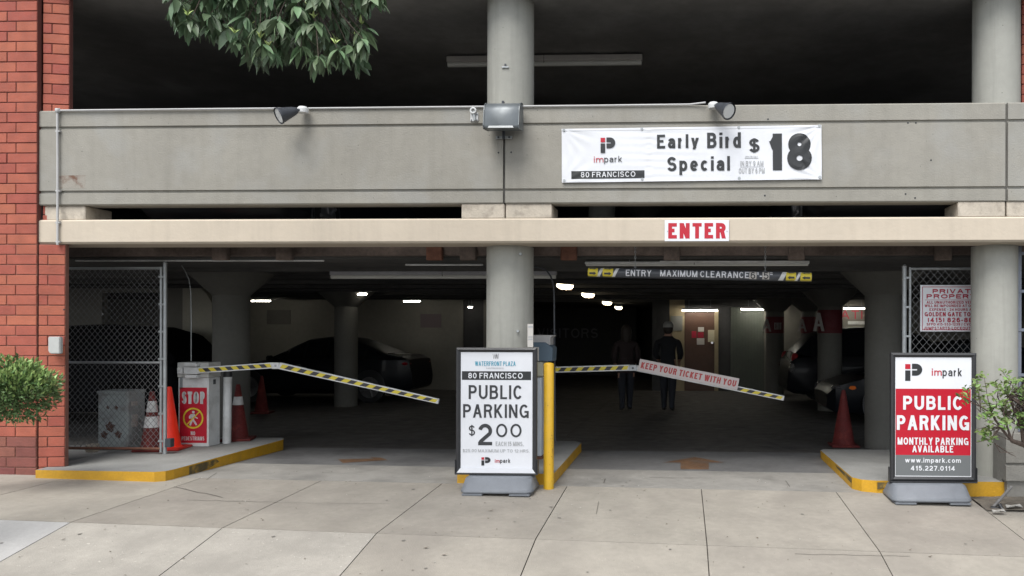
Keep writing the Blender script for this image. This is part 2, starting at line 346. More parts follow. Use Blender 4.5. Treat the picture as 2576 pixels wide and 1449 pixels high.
def glyph_faces(s, t, aspect, th, space=1.0):
    """unit-height lettering of total width `aspect`; returns verts (x, depth, y) and faces"""
    hi = 1.14 if '$' in s else 1.0; lo = -.14 if '$' in s else (-.27 if any(c in s for c in 'py') else 0.0)
    if all(c in 'arwnmoce.' for c in s): hi = .73
    if s in ("'", '"'): lo = .66 if s == '"' else .70
    if s == '-': lo, hi = .40*(1-t), .40*(1-t)+t
    H = 1.0/(hi-lo); T = t*H; asp = aspect
    ws = []; A = 0.0; B = 0.0; sp = .17*space
    for i, c in enumerate(s):
        if c == ' ': A += .30; continue
        w = GL[c][0]
        if w == 0: B += T
        else: A += w
        if i < len(s)-1: A += sp
    kx = (asp/H-B/H)/max(1e-6, A) if A > 0 else 0
    vs = []; fs = []; x = 0.0; kk = 0
    def quad(pts):
        nonlocal kk
        d = .00004+.00006*(kk % 7); kk += 1; o = len(vs); n = len(pts)
        vs.extend([(p[0], d, p[1]-lo*H) for p in pts]+[(p[0], 0, p[1]-lo*H) for p in pts])
        fs.append(tuple(o+i for i in range(n))); fs.extend([(o+i, o+i+n, o+(i+1) % n+n, o+(i+1) % n) for i in range(n)])
    for i, c in enumerate(s):
        if c == ' ': x += .30*kx*H; continue
        gl = GL[c]; h = (gl[2] if len(gl) > 2 else 1.0)*H
        W = gl[0]*kx*H if gl[0] else T
        if gl[0]: W = max(W, T*1.02)
        mx = lambda u: x+T/2+u*(W-T); my = lambda v: T/2+v*(h-T)
        ey = lambda v: 0.0 if v == 0 else (h if v == 1 else my(v))
        for cm in gl[1]:
            if cm[0] == 'D':
                x0, y0, x1, y1 = mx(cm[1]), ey(cm[2]), mx(cm[3]), ey(cm[4])
                if gl[0] == 0: x0 = x1 = x+T/2
                if y1 < y0: x0, y0, x1, y1 = x1, y1, x0, y0
                hw = T/2*min(1.5, math.hypot(x1-x0, y1-y0)/max(1e-6, abs(y1-y0)))
                quad([(x0-hw, y0), (x0+hw, y0), (x1+hw, y1), (x1-hw, y1)])
            elif cm[0] == 'abs':
                xx = mx(cm[1]) if gl[0] else x+T/2; quad([(xx-T/2, cm[2]*H), (xx+T/2, cm[2]*H), (xx+T/2, cm[3]*H), (xx-T/2, cm[3]*H)])
            elif cm[0] == 'H':
                x0 = x if cm[1] == 0 else mx(cm[1]); x1 = x+W if cm[2] == 1 else mx(cm[2]); y = my(cm[3]); tt = T*.92
                if cm[3] == 1: y = h-tt/2
                if cm[3] == 0: y = tt/2
                quad([(x0, y-tt/2), (x1, y-tt/2), (x1, y+tt/2), (x0, y+tt/2)])
            elif cm[0] == 'dot': quad([(x, 0), (x+T, 0), (x+T, T), (x, T)])
            else:
                p = [(mx(u), my(v)) for u, v in cm[1]]; L = []; R = []; closed = math.hypot(p[0][0]-p[-1][0], p[0][1]-p[-1][1]) < 1e-6
                n = len(p)
                for k in range(n):
                    a = p[k-1] if k > 0 else (p[-2] if closed else p[0]); b = p[k+1] if k < n-1 else (p[1] if closed else p[-1])
                    dx, dy = b[0]-a[0], b[1]-a[1]; l = math.hypot(dx, dy) or 1; nx_, ny_ = -dy/l*T/2, dx/l*T/2
                    L.append((p[k][0]+nx_, p[k][1]+ny_)); R.append((p[k][0]-nx_, p[k][1]-ny_))
                d = .00004+.00006*(kk % 7); kk += 1; o = len(vs)
                for k in range(n):
                    for q in (L[k], R[k]): vs.append((q[0], d, q[1]-lo*H)); 
                    for q in (L[k], R[k]): vs.append((q[0], 0, q[1]-lo*H))
                for k in range(n-1):
                    a = o+4*k; b = a+4
                    fs.extend([(a, a+1, b+1, b), (a, b, b+2, a+2), (a+1, a+3, b+3, b+1)])
                if not closed: fs.extend([(o, o+2, o+3, o+1), (o+4*n-4, o+4*n-3, o+4*n-1, o+4*n-2)])
        x += W+(sp*kx*H if i < len(s)-1 else 0)
    return vs, fs
def txt(s, x0, y0, x1, y1, Y, parent, m, bold=.0, name='lettering', th=.0012, space=1.0, shear=0.0, world=False, label=None):
    """lettering fitted to a rectangle (measured, or X/Z world when world=True) on the plane Y"""
    if world: X0, X1, Z0, Z1 = x0, x1, y0, y1
    else:
        X0 = P(x0, (y0+y1)/2, Y).x; X1 = P(x1, (y0+y1)/2, Y).x; Z0 = P((x0+x1)/2, y1, Y).z; Z1 = P((x0+x1)/2, y0, Y).z
    h = Z1-Z0; t = min(.25, .125+bold*3.2)
    vs, fs = glyph_faces(s, t, (X1-X0)/h, 0, space)
    mb = MB(); mb.add([(X0+v[0]*h, Y-(th+v[1] if v[1] or True else 0), Z0+v[2]*h) for v in vs], [])
    # depth: stored 0 at the back, staggered at the front
    mb.v = [Vector((X0+v[0]*h+shear*(v[2]-.5)*h, Y-(v[1] if v[1] > 0 else -.0001)-(th if v[1] > 0 else 0), Z0+v[2]*h)) for v in vs]
    mb.f = list(fs); mb.mi = [0]*len(fs)
    return mb.build(name, m, parent, label=label)
def logo(x0, y0, x1, y1, Y, parent, th=.0012):
    """two-letter mark: red square over a dark stem, dark rounded bowl with a slot"""
    a = P(x0, y1, Y); b = P(x1, y0, Y); W = b.x-a.x; H = b.z-a.z
    q = lambda u, v: (a.x+u*W, b.z-v*H)
    MB().prism([q(0, .02), q(.31, .02), q(.31, .31), q(0, .31)], Y-th, Y).build('emblem_square', RED, parent)
    mb = MB(); mb.prism([q(0, .39), q(.31, .39), q(.31, 1), q(0, 1)], Y-th, Y)
    arc = lambda r, c0, c1: [q(.60+r*1.0*cos(t), .36-r*.98*sin(t)) for t in [c0+(c1-c0)*i/10 for i in range(11)]]
    up = [q(.40, 0), q(.62, 0)]+[q(.62+.38*sin(t), .35-.35*cos(t)) for t in [pi/2*i/8 for i in range(1, 9)]]+[q(.70, .35), q(.70, .31), q(.40, .31)]
    dn = [q(1.0, .35)]+[q(.62+.38*cos(t), .35+.35*sin(t)) for t in [pi/2*i/8 for i in range(1, 9)]]+[q(.40, .70), q(.40, .39), q(.70, .39), q(.70, .35)]
    mb.prism(up, Y-th, Y); mb.prism(dn, Y-th, Y)
    mb.build('emblem', INK, parent)

# ================================================================== GROUND
def grid_slab(x0, x1, y0, y1, th, off, nx=4, ny=3):
    mb = MB(); vs = []; top = []
    for j in range(ny+1):
        for i in range(nx+1):
            X = x0+(x1-x0)*i/nx; Y = y0+(y1-y0)*j/ny; vs.append((X, Y, gz(X, Y)+off))
    n = len(vs); vs += [(v[0], v[1], v[2]-th) for v in vs]
    W = nx+1; fs = []
    for j in range(ny):
        for i in range(nx):
            a = j*W+i; fs.append((a, a+1, a+1+W, a+W)); fs.append((a+n, a+W+n, a+1+W+n, a+1+n))
    ring = [i for i in range(W)]+[j*W+nx for j in range(1, ny+1)]+[ny*W+i for i in range(nx-1, -1, -1)]+[j*W for j in range(ny-1, 0, -1)]
    for k in range(len(ring)):
        a, b = ring[k], ring[(k+1)%len(ring)]; fs.append((a, a+n, b+n, b))
    return mb.add(vs, fs)
g = MB(); g.box((-300, -300, -1.2), (300, -14, -.42)); gr = g.build('ground', ASPH); gr['kind'] = 'structure'
rd = MB().box((-120, -13.9, -1.1), (120, -3.3, -.40)).build('road', ASPH); rd['kind'] = 'structure'
base = grid_slab(-12, 9, -3.05, -.0, .5, -.02, 24, 16).build('sidewalk', GAPDARK); base['kind'] = 'structure'
LOC[base.name] = Vector((0, 0, 0))
XJ = [G(x, y).x for x, y in ((437, 1226), (777, 1224), (1097, 1228), (1422, 1231), (1765, 1237), (2107, 1243), (2452, 1262))]
st = (XJ[5]-XJ[1])/4
XJ = [XJ[0]-st*k for k in (4, 3, 2, 1)]+XJ+[XJ[-1]+st*k for k in (1, 2)]
gap = .0045
rows = [(-1.75, 0.0), (-2.62, -1.75), (-3.02, -2.62)]
for j, (ya, yb) in enumerate(rows):
    for i in range(len(XJ)-1):
        x0, x1 = XJ[i], XJ[i+1]
        pale = (j >= 1 and i < 6)
        yy = yb
        if j == 0 and x0 > XJ[-4]: yy = -.42          # the planting bed cuts this slab short
        s = grid_slab(x0+gap, x1-gap, ya+gap, yy-(gap if yy < 0 else .003), .06, 0, 5, 6)
        s.build('paving_slab', (mat('pavement_new_concrete', (.345, .342, .335), .85, var=.08, scale=3, bump=.2) if (j, i) == (1, 3) else WALK_L) if pale else WALK, base)
# thin surface cracks of the pavement
cr = MB()
def crack(pts, wd=.006):
    for (a, b) in zip(pts[:-1], pts[1:]):
        A, B = G(*a), G(*b); d = (B-A).normalized(); s_ = Vector((-d.y, d.x, 0))*wd/2
        q = [A-s_, A+s_, B+s_, B-s_]; cr.add([(v.x, v.y, gz(v.x, v.y)+.0045) for v in q], [(0, 3, 2, 1)])
def wob(x0, y0, x1, y1, n=9, a=1.2):
    return [(x0+(x1-x0)*i/n, y0+(y1-y0)*i/n+random.uniform(-a, a)) for i in range(n+1)]
crack(wob(470, 1259, 700, 1265)); crack(wob(437, 1226, 560, 1252, 6), .008); crack(wob(700, 1265, 980, 1269), .004)
crack(wob(1634, 1202, 1790, 1204, 8, .6), .008)
crack(wob(520, 1207, 545, 1190, 4), .005)
crack(wob(1500, 1295, 1506, 1262, 5, 1), .004); crack(wob(1519, 1215, 1523, 1204, 3), .008)
crack(wob(2000, 1395, 2290, 1400, 12), .004); crack(wob(1976, 1210, 1987, 1224, 3), .006)
for k in range(3):
    crack(wob(1425+k, 1098+k*3, 1535, 1006, 6), .010 if k == 0 else .004)
cro = cr.build('pavement_crack', GAPDARK, base); cro['kind'] = 'stuff'
# inner floor
fl = MB()
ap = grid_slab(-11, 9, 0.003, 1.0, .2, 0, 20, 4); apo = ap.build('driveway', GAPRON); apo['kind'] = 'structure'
ap2 = grid_slab(-11, 9, 1.004, 2.4, .2, 0, 20, 4).build('inner_driveway', mat('inner_driveway_concrete', (.15, .149, .148), .8, var=.18, scale=1.2, bump=.2, stain=((.075, .075, .078), .7, 1.0), fleck=.3)); ap2['kind'] = 'structure'  # worn concrete; its mid tone also paints the daylight falling off inward
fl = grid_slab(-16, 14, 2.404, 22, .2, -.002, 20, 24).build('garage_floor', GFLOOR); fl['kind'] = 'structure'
def floor_arrow(pts, label):
    m_ = MB(); v = []
    for px, py in pts:
        q = G(px, py); v.append((q.x, q.y, gz(q.x, q.y)+.003))
    m_.add(v, [tuple(range(len(v)))]); return tag(m_.build('floor_arrow', PAINTO), label, 'floor marking', 'painted arrows on the driveway')
floor_arrow([(1712, 1181), (1783, 1181), (1783, 1164), (1822, 1164), (1748, 1150), (1668, 1164), (1712, 1164)], 'faded orange arrow painted on the floor of the right entry lane')
floor_arrow([(855, 1160), (862, 1165), (890, 1163), (975, 1158), (960, 1152), (930, 1150), (940, 1154), (850, 1156)], 'faded orange arrow painted on the floor of the left exit lane')
# small litter on the pavement
lit = MB()
for k in range(420):
    X = random.uniform(-5.4, 4.6); Y = random.uniform(-2.9, 0.9); r = random.uniform(.003, .012)
    a = random.uniform(0, pi); z = gz(X, Y)+.004
    lit.add([(X+r*cos(a+t)*(1 if t % pi < .1 else .5), Y+r*sin(a+t)*(1 if t % pi < .1 else .5), z+random.uniform(0, .006)) for t in (0, pi/2, pi, 3*pi/2)], [(0, 1, 2, 3)], random.choice((0, 0, 0, 1)))
for k in range(90):
    X = random.uniform(-5, 4.6); Y = random.uniform(-2.9, .2); a = random.gauss(0, .5); l = random.uniform(.02, .10); z = gz(X, Y)+.0042
    d = Vector((cos(a), sin(a), 0))*l/2; n_ = Vector((-sin(a), cos(a), 0))*random.uniform(.001, .0028)
    lit.add([(X+v.x, Y+v.y, gz(X+v.x, Y+v.y)+.0042) for v in (-d-n_, d-n_*.3, d+n_*.3, -d+n_)], [(0, 1, 2, 3)], 1)
for k in range(26):
    X = random.uniform(-5.2, 4.6); Y = random.uniform(-2.9, .4); r = random.uniform(.008, .022)
    lit.add([(X+r*cos(t)*random.uniform(.7, 1), Y+r*sin(t), gz(X, Y)+.0041) for t in [2*pi*i/8 for i in range(8)]], [tuple(range(8))], 2)
for px, py, r in ((1236, 1286, .03), (1118, 1398, .025), (1072, 1380, .025), (159, 1359, .02), (1622, 1235, .02), (2340, 1402, .02), (2290, 1385, .015)):
    q = G(px, py); z = gz(q.x, q.y)+.004
    lit.add([(q.x-r, q.y, z), (q.x, q.y-r*.4, z+.004), (q.x+r, q.y+.004, z+.012), (q.x, q.y+r*.4, z+.002)], [(0, 1, 2, 3)])
tag(lit.build('leaf_litter', [mat('dry_leaf', (.10, .075, .05), .9), mat('pale_scrap', (.42, .41, .37), .9), mat('old_gum_spot', (.19, .178, .158), .9)]), 'scattered dry leaf bits and scraps on the pavement', 'litter')['kind'] = 'stuff'

# ================================================================== PARKING GARAGE
gar = thing('parking_garage', 'two storey grey concrete parking garage with parapet, tan beam and round columns', 'building', (0, 0, 0))
ZT = P(1300, 268, 0).z; zg1a = P(1300, 309, 0).z; zg1b = P(1300, 316, 0).z; zg2a = P(1300, 474, 0).z; zg2b = P(1300, 481, 0).z; zb = P(1300, 512, 0).z
bt = P(1300, 549, 0).z; bb = P(1300, 611, 0).z
print('levels', ZT, zg1a, zg2a, zb, bt, bb)
prof = [(0, ZT-.012), (0, zg1a), (.020, zg1a-.005), (.020, zg1b+.003), (0, zg1b-.004), (0, zg2a), (.020, zg2a-.005), (.020, zg2b+.003), (0, zg2b-.004), (0, zb+.012), (.012, zb), (.2, zb), (.2, ZT), (.012, ZT)]
def panel(px0, px1):
    x0 = P(px0, 400, 0).x; x1 = P(px1, 400, 0).x
    return MB().extr_x(prof, x0, x1).build('parapet_panel', CONC, gar)
panel(97, 1265); panel(1271, 2529); panel(2536, 2900)
for a, b in ((1265, 1271), (2529, 2536)):
    x0 = P(a, 400, 0).x; x1 = P(b, 400, 0).x; MB().box((x0, .035, zb+.01), (x1, .19, ZT-.02)).build('panel_joint', JOINT, gar)
x0 = P(91, 400, 0).x; x1 = P(97, 400, 0).x; MB().box((x0, .05, bb), (x1-.002, .19, ZT-.02)).build('panel_joint', JOINT, gar)
# support blocks between beam and parapet
for a, b, yy in ((106, 209, .03), (1160, 1268, .012), (1271, 1387, .02), (2411, 2530, .01), (2535, 2900, .015)):
    MB().box((P(a, 530, 0).x, yy, bt), (P(b, 530, 0).x, .42, zb)).build('support_block', BLOCK, gar, bevel=.008)
bx0 = P(90, 580, 0).x; bx1 = P(2900, 580, 0).x
MB().extr_x([(-.004, bb+.02), (.016, bb), (.37, bb), (.37, bt), (.012, bt), (-.004, bt-.016)], bx0, bx1).build('lintel_beam', BEAM, gar)
# upper storey
UZ0, UZ1 = 2.58, 5.08
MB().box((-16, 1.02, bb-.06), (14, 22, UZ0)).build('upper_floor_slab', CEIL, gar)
CZ = bb-.06
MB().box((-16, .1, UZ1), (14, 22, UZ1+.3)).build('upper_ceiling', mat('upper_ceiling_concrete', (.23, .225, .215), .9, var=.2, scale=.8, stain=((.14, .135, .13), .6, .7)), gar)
MB().box((-16, -.02, UZ1+.02), (14, .098, 6.4)).build('upper_spandrel', CONC, gar)
MB().box((-16, .3, 6.5), (14, 22, 6.6)).build('roof_deck', CEIL, gar)
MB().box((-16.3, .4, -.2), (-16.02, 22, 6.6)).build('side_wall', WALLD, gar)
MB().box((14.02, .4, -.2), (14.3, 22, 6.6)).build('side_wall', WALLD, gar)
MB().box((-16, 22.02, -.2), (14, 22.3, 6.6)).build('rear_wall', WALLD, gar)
# ledge behind the beam (rough edge of the slab) with timber blocks and a thin white conduit line
MB().box((-16, .9, CZ+.02), (14, 1.0, UZ0+.03)).build('slab_edge', LEDGE, gar)
for px in (560, 720, 1096, 1180, 1432, 1690, 2002, 2370):
    q = P(px, 640, .89); MB().box((q.x-.09, .82, q.z-.07), (q.x+.09, .898, q.z+.10)).build('edge_block', RUST if px in (1432, 1096) else LEDGE, gar, bevel=.01)
# columns
def column(cx, cy, r, z0, z1, m, cap=None, label=None):
    c = MB().lathe([(r, z0), (r, z1)], (cx, cy, 0), 40).build('column', m, gar, smooth=True, label=label)
    if cap:
        R, h, top = cap
        MB().lathe([(r+.002, top-h), (R, top-.03), (R, top-.001)], (cx, cy, 0), 32).build('capital', m, c, smooth=True)
    return c
def col_px(xa, xb, Y, z0, z1, m, cap=None, label=None):
    a = P(xa, 900, Y); b = P(xb, 900, Y); return column((a.x+b.x)/2, Y, (b.x-a.x)/2, z0, z1, m, cap, label)
col_px(1225, 1341, .46, -.05, bb, CONC_COL); col_px(2445, 2557, .46, -.05, bb, CONC_COL)
col_px(1226, 1341, .46, ZT-.6, UZ1, CONC_COL, label='pale upper column with rust specks and water streaks')
col_px(2447, 2562, .46, ZT-.6, UZ1, CONC_COL)
CAPS = (.56, .34, CZ)
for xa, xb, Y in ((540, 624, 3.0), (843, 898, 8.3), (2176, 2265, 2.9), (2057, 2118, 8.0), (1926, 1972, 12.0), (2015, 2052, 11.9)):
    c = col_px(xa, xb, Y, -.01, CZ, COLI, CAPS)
    if xa in (2057, 1926, 2015):
        a = P(xa, 800, Y); b = P(xb, 800, Y); cx = (a.x+b.x)/2; r = (b.x-a.x)/2
        z1 = P(xa, 780 if xa == 2057 else 797, Y).z; z0 = P(xa, 838, Y).z
        MB().lathe([(r+.004, z0), (r+.004, z1)], (cx, Y, 0), 32).build('painted_band', mat('band_maroon', (.10, .008, .014), .7, var=.1), c, smooth=True)
        ax = P(xa+4, 815, Y-r-.012)
        txt('A', ax.x-.12, z0+.04, ax.x+.10, z1-.06, Y-r-.006, c, mat('dull_letter_paint', (.27, .26, .25), .7), .01, world=True, th=.003)
        if xa == 1926:
            txt('EXIT', P(1948, 820, Y-r-.02).x, P(1948, 829, Y).z, P(1966, 820, Y-r-.02).x, P(1948, 812, Y).z, Y-r-.014, c, mat('dull_letter_paint', (.27, .26, .25), .7), .01, world=True, th=.003)
# inner columns of the upper storey (faintly seen)
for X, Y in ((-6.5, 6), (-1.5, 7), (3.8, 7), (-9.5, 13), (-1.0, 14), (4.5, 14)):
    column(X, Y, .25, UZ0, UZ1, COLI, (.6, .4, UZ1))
# inner walls, lower storey
WY = 13.0
def wall(px0, px1, Y, m=WALLI, name='inner_wall', z0=-.01, z1=None, label=None):
    a = P(px0, 900, Y).x if px0 is not None else -15.9; b = P(px1, 900, Y).x if px1 is not None else 13.9
    return MB().box((a, Y, z0), (b, Y+.15, CZ-.002 if z1 is None else z1)).build(name, m, gar, label=label)
wall(None, 1120, WY, WALLI); wall(1120, 1164, WY-.05, WALLI); wall(1164, 1216, WY+.02, WALLD)  # last piece: dark sheet standing for the unlit doorway
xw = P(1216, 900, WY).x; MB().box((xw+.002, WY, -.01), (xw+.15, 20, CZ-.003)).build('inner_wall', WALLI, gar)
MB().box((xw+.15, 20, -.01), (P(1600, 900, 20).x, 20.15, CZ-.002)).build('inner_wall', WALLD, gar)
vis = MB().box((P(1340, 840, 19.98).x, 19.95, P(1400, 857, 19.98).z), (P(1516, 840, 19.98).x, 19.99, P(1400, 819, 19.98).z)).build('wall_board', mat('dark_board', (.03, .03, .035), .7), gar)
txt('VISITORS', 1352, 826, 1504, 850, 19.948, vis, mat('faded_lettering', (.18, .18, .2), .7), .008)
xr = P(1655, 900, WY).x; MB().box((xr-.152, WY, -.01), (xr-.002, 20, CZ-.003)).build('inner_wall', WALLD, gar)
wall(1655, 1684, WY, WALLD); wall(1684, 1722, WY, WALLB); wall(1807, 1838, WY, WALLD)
wall(1722, 1807, WY, WALLD, z0=2.08, name='door_head')
dr = MB().box((P(1722, 900, WY).x, WY-.02, 0), (P(1797, 900, WY).x, WY+.03, 2.07)).build('door', DOORB, gar, bevel=.005)
MB().box((P(1797, 900, WY).x, WY-.05, 0), (P(1807, 900, WY).x, WY+.04, 2.1)).build('door_frame', WALLB, gar)
MB().lathe([(.03, 0), (.035, .03), (.02, .06)], (P(1791, 862, WY).x, WY-.08, P(1791, 862, WY).z), 12, axis='Y').build('handle', CHROME, dr, smooth=True)
for a, b, c_, d, m in ((1756, 823, 1771, 834, PAPERW), (1755, 836, 1770, 850, REDD), (1753, 851, 1772, 867, PAPERW), (1781, 830, 1799, 860, PAPER), (1740, 833, 1752, 850, REDD)):
    pbox(a, b, c_, d, WY-.022, .001, .004).build('notice', m, dr)
pbox(1687, 795, 1717, 832, WY-.003, .002, .02).build('wall_notice', mat('grey_notice', (.2, .2, .19), .8), gar)
# roller shutter: vertical ribs
sx0 = P(1838, 900, WY).x; sx1 = P(1922, 900, WY).x
for k in range(22):
    x = sx0+(sx1-sx0)*(k+.5)/22; MB().box((x-.018, WY-.03+.012*(k % 2), 0), (x+.014, WY+.02, 2.2)).build('shutter_rib', SHUT, gar)
MB().box((sx0, WY+.03, 0), (sx1, WY+.1, CZ-.003)).build('shutter_back', WALLD, gar)
wall(1922, None, WY, WALLI)
sb = MB().box((P(2060, 790, WY).x, WY-.03, P(2100, 806, WY).z), (P(2230, 790, WY).x, WY-.002, P(2100, 777, WY).z)).build('wall_board', mat('pale_board', (.17, .15, .13), .7), gar)
txt('STATION', 2066, 781, 2224, 802, WY-.032, sb, REDD, .01)
pbox(2133, 808, 2177, 816, WY-.004, .002, .02).build('wall_notice', WHITED, gar)
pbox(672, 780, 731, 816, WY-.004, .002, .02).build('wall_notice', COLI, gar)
pbox(1058, 790, 1110, 824, WY-.004, .002, .01).build('wall_notice', mat('dull_notice', (.15, .12, .13), .8), gar)
# partition wall on the left with a dark opening
PW = 6.6
def wz(px, py, Y=PW): q = P(px, py, Y); return (q.x, q.z)
zc = CZ-.004
MB().prism([(-13, 0), (P(255, 900, PW).x, 0), (P(255, 900, PW).x, P(300, 735, PW).z), (-13, P(300, 735, PW).z)], PW, PW+.15).build('partition_wall', WALLI, gar)
MB().prism([(P(402, 900, PW).x, 0), (P(459, 900, PW).x, 0), (P(459, 900, PW).x, zc), (P(402, 900, PW).x, zc)], PW+.03, PW+.15).build('partition_wall', WALLI, gar)
MB().prism([(P(459, 900, PW).x, 0), (P(539, 900, PW).x, 0), wz(539, 775), wz(520, 740), (P(500, 710, PW).x, zc), (P(459, 900, PW).x, zc)], PW, PW+.18).build('partition_wall', mat('pale_partition_paint', (.42, .40, .33), .8, var=.08), gar)  # paler than the other pieces: the light falling here is painted in
MB().box((-13, PW, P(300, 735, PW).z), (P(402, 900, PW).x, PW+.15, zc)).build('partition_wall', WALLI, gar)
# ceiling ribs seen under the slab
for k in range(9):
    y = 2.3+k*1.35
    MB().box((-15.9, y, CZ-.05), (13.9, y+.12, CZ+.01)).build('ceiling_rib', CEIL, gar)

for (u0, u1, v, yy_) in ((190, 815, 655.5, 1.12), (1020, 1215, 666, 1.4), (1660, 2036, 658, 1.1)):
    MB().cyl(P(u0, v, yy_), P(u1, v, yy_), .011, n=8).build('ceiling_pipe', WHITED, gar, smooth=True)
for (u, v, z_) in ((1275, 636, 0), (1310, 639, 0), (1303, 833, 0), (2474, 1010, 0)):
    q = P(u, v, .24); MB().lathe([(.013, -.012), (.013, .02)], (q.x, .235, q.z), 10, axis='Y').build('anchor', GALV, gar)
q = P(1272, 170, .225); MB().box((q.x-.035, .20, q.z-.008), (q.x+.035, .236, q.z+.006)).build('anchor', GALV, gar); MB().box((q.x-.008, .20, q.z+.007), (q.x+.010, .236, q.z+.032)).build('anchor', CHAR, gar)
# fixtures -----------------------------------------------------------
def fixture(px0, px1, py, ht, Y, m, label, cat='light fixture', group=None, housing=WHITE, depth=.10, top=None, joint=False, ztop=None):
    a = P(px0, py, Y); b = P(px1, py, Y); q = thing('strip_light', label, cat, ((a.x+b.x)/2, Y, a.z), group)
    hz = ht/2
    MB().box((a.x, Y-depth*.4, a.z-hz*.2), (b.x, Y+depth*.6, a.z+hz)).build('housing', housing, q, bevel=.006)
    MB().cyl((a.x+.01, Y, a.z-hz*.55), (b.x-.01, Y, a.z-hz*.55), hz*.5, n=10).build('tube', m, q, smooth=True)
    for k in (.2, .8):
        x = a.x+(b.x-a.x)*k; MB().cyl((x, Y, a.z+hz), (x, Y, (CZ if a.z < CZ else UZ1) if ztop is None else ztop), .004, n=6).build('hanger', GALV, q)
    if joint:
        for k in joint: x = a.x+(b.x-a.x)*k; MB().box((x-.004, Y-depth*.4-.003, a.z-hz*.5), (x+.004, Y, a.z+hz)).build('housing_joint', JOINT, q)
    return q
LIT = 'lit strip lights deep in the garage'
fixture(632, 681, 755, .07, 11.6, TUBE, 'lit white strip light farthest left, over the dark sedan roof', 'strip light', LIT)
fixture(860, 923, 737, .08, 8.0, TUBE, 'lit strip light beside the capital of the slim round column', 'strip light', LIT)
fixture(1015, 1057, 756, .07, 11.8, TUBE, 'lit strip light on the ceiling right of the slim round column', 'strip light', LIT)
fixture(1177, 1189, 771, .07, 12.6, TUBE, 'tiny lit lamp over the dark doorway left of the middle column', 'strip light', LIT)
fixture(1715, 1806, 779, .075, 12.7, TUBE, 'lit warm strip light mounted over the brown door', 'strip light', LIT)
fixture(1863, 1961, 776, .075, 12.6, TUBE, 'lit warm strip light over the ribbed shutter', 'strip light', LIT)
fixture(2121, 2179, 774, .075, 12.5, TUBE, 'lit strip light above the red lettered board on the right', 'strip light', LIT)
UNL = mat('unlit_tube', (.5, .5, .47), .4)
fixture(1472, 2035, 664, .05, 1.25, UNL, 'long unlit white strip light just above the clearance bar', 'strip light', housing=WHITED, joint=(.49,))
fixture(832, 1400, 690, .12, 2.4, UNL, 'long wide unlit strip light hanging left of the middle column', 'strip light', housing=mat('grey_housing', (.3, .3, .32), .6, var=.08, scale=6), joint=(.5,))
fixture(1125, 1616, 156, .13, 2.0, UNL, 'long unlit strip light under the upper storey ceiling behind the column', 'strip light', housing=mat('grey_housing_upper', (.36, .34, .32), .6, var=.08, scale=6), joint=(.5,))
OV = 'oval ceiling lights in a receding row'
for (px, py, Y, wd, lab) in ((1421, 720, 5.6, 48, 'nearest and largest lit oval ceiling light right of the column'), (1479, 742, 8.6, 37, 'second lit oval ceiling light of the receding row'),
        (1527, 762, 12.4, 27, 'third lit oval ceiling light of the receding row'), (1556, 774, 16.0, 21, 'smallest and farthest lit oval ceiling light of the row')):
    q = P(px, py, Y); t = thing('oval_light', lab, 'ceiling light', (q.x, Y, q.z), OV); t.rotation_euler = (0, .10, -.35); r = wd/2/F*(Y+8)
    MB().lathe([(r*.9, .10), (r, .06), (r, .03)], (0, 0, 0), 20).build('housing', WHITED, t, smooth=True, local=True).scale = (1, .42, 1)
    MB().lathe([(r*.99, .03), (r*.95, -.015), (r*.7, -.045), (r*.25, -.06)], (0, 0, 0), 20).build('lens', TUBE2, t, smooth=True, local=True).scale = (1, .42, 1)
    cg = MB()
    for a in (-.5, 0, .5): cg.tube([(r*cos(s_)*.2+a*r, sin(s_)*r*.62, -.035-.03*cos(s_)) for s_ in [-1.4+2.8*i/6 for i in range(7)]], .006, 5)
    cg.build('wire_guard', RUST, t, local=True)
    MB().cyl((0, 0, .1), (0, 0, CZ-q.z), .012, n=8).build('hanger', GALV, t, local=True)

# ================================================================== BRICK PILLARS
bp = thing('brick_pillar', 'tall red brick pillar at the left edge of the garage front', 'pillar', (P(88, 900, -.06).x, -.06, 0))
XA = P(88, 600, -.06).x
zref = P(45, 765+0, -.06)
crs = (P(45, 265, -.06).z - P(45, 777, -.06).z)/20.0
ztopb = P(45, 24, -.06).z
def brick_mesh(L, H, D=.09):
    m = MB().box((0, 0, 0), (L, D, H)); return m
BM = {}
def brick(L, x, y, z, rot, m, parent):
    key = (round(L, 3), m.name)
    if key not in BM:
        o = MB().box((0, 0, 0), (L-.009, .055, crs-.0095)).build('brick', m, None, bevel=.0035); BM[key] = o.data
        bpy.data.objects.remove(o)
    o = bpy.data.objects.new('brick', BM[key]); COL.objects.link(o); o.parent = parent
    LOC[o.name] = LOC[parent.name]
    o.location = Vector((x, y, z))-LOC[parent.name]; o.rotation_euler = (0, 0, rot)
LB = P(88, 600, -.06).x-P(12, 600, -.06).x
ANG = radians(11)
XB1 = P(167, 600, .03).x
k = 0; z = ztopb + crs*2
YA, YB = -.032, -.026
XBs = XA+.012
WB = XB1-XBs
while z > -.28:
    z -= crs
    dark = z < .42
    # front face, running bond from the corner
    x = XA-(0 if k % 2 == 0 else LB*.70)
    xs = [XA-LB*(.70 if k % 2 else 1)]
    while xs[-1] > XA-1.0: xs.append(xs[-1]-LB)
    prev = XA
    for xx in xs:
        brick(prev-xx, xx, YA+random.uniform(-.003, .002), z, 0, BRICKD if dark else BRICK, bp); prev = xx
    # angled face
    if z > -.06:
        L_ = WB/cos(ANG); a_ = [L_] if k % 2 == 0 else [L_*.35, L_*.65]
        if z < bb: a_ = [L_] if k % 2 else [L_*.35, L_*.65]
        d = 0
        YB = -.026 if z < bb-.06 else .024
        for q in a_:
            brick(q, XBs+d*cos(ANG), YB+d*sin(ANG)+random.uniform(-.002, .002), z, ANG, BRICK, bp); d += q
    k += 1
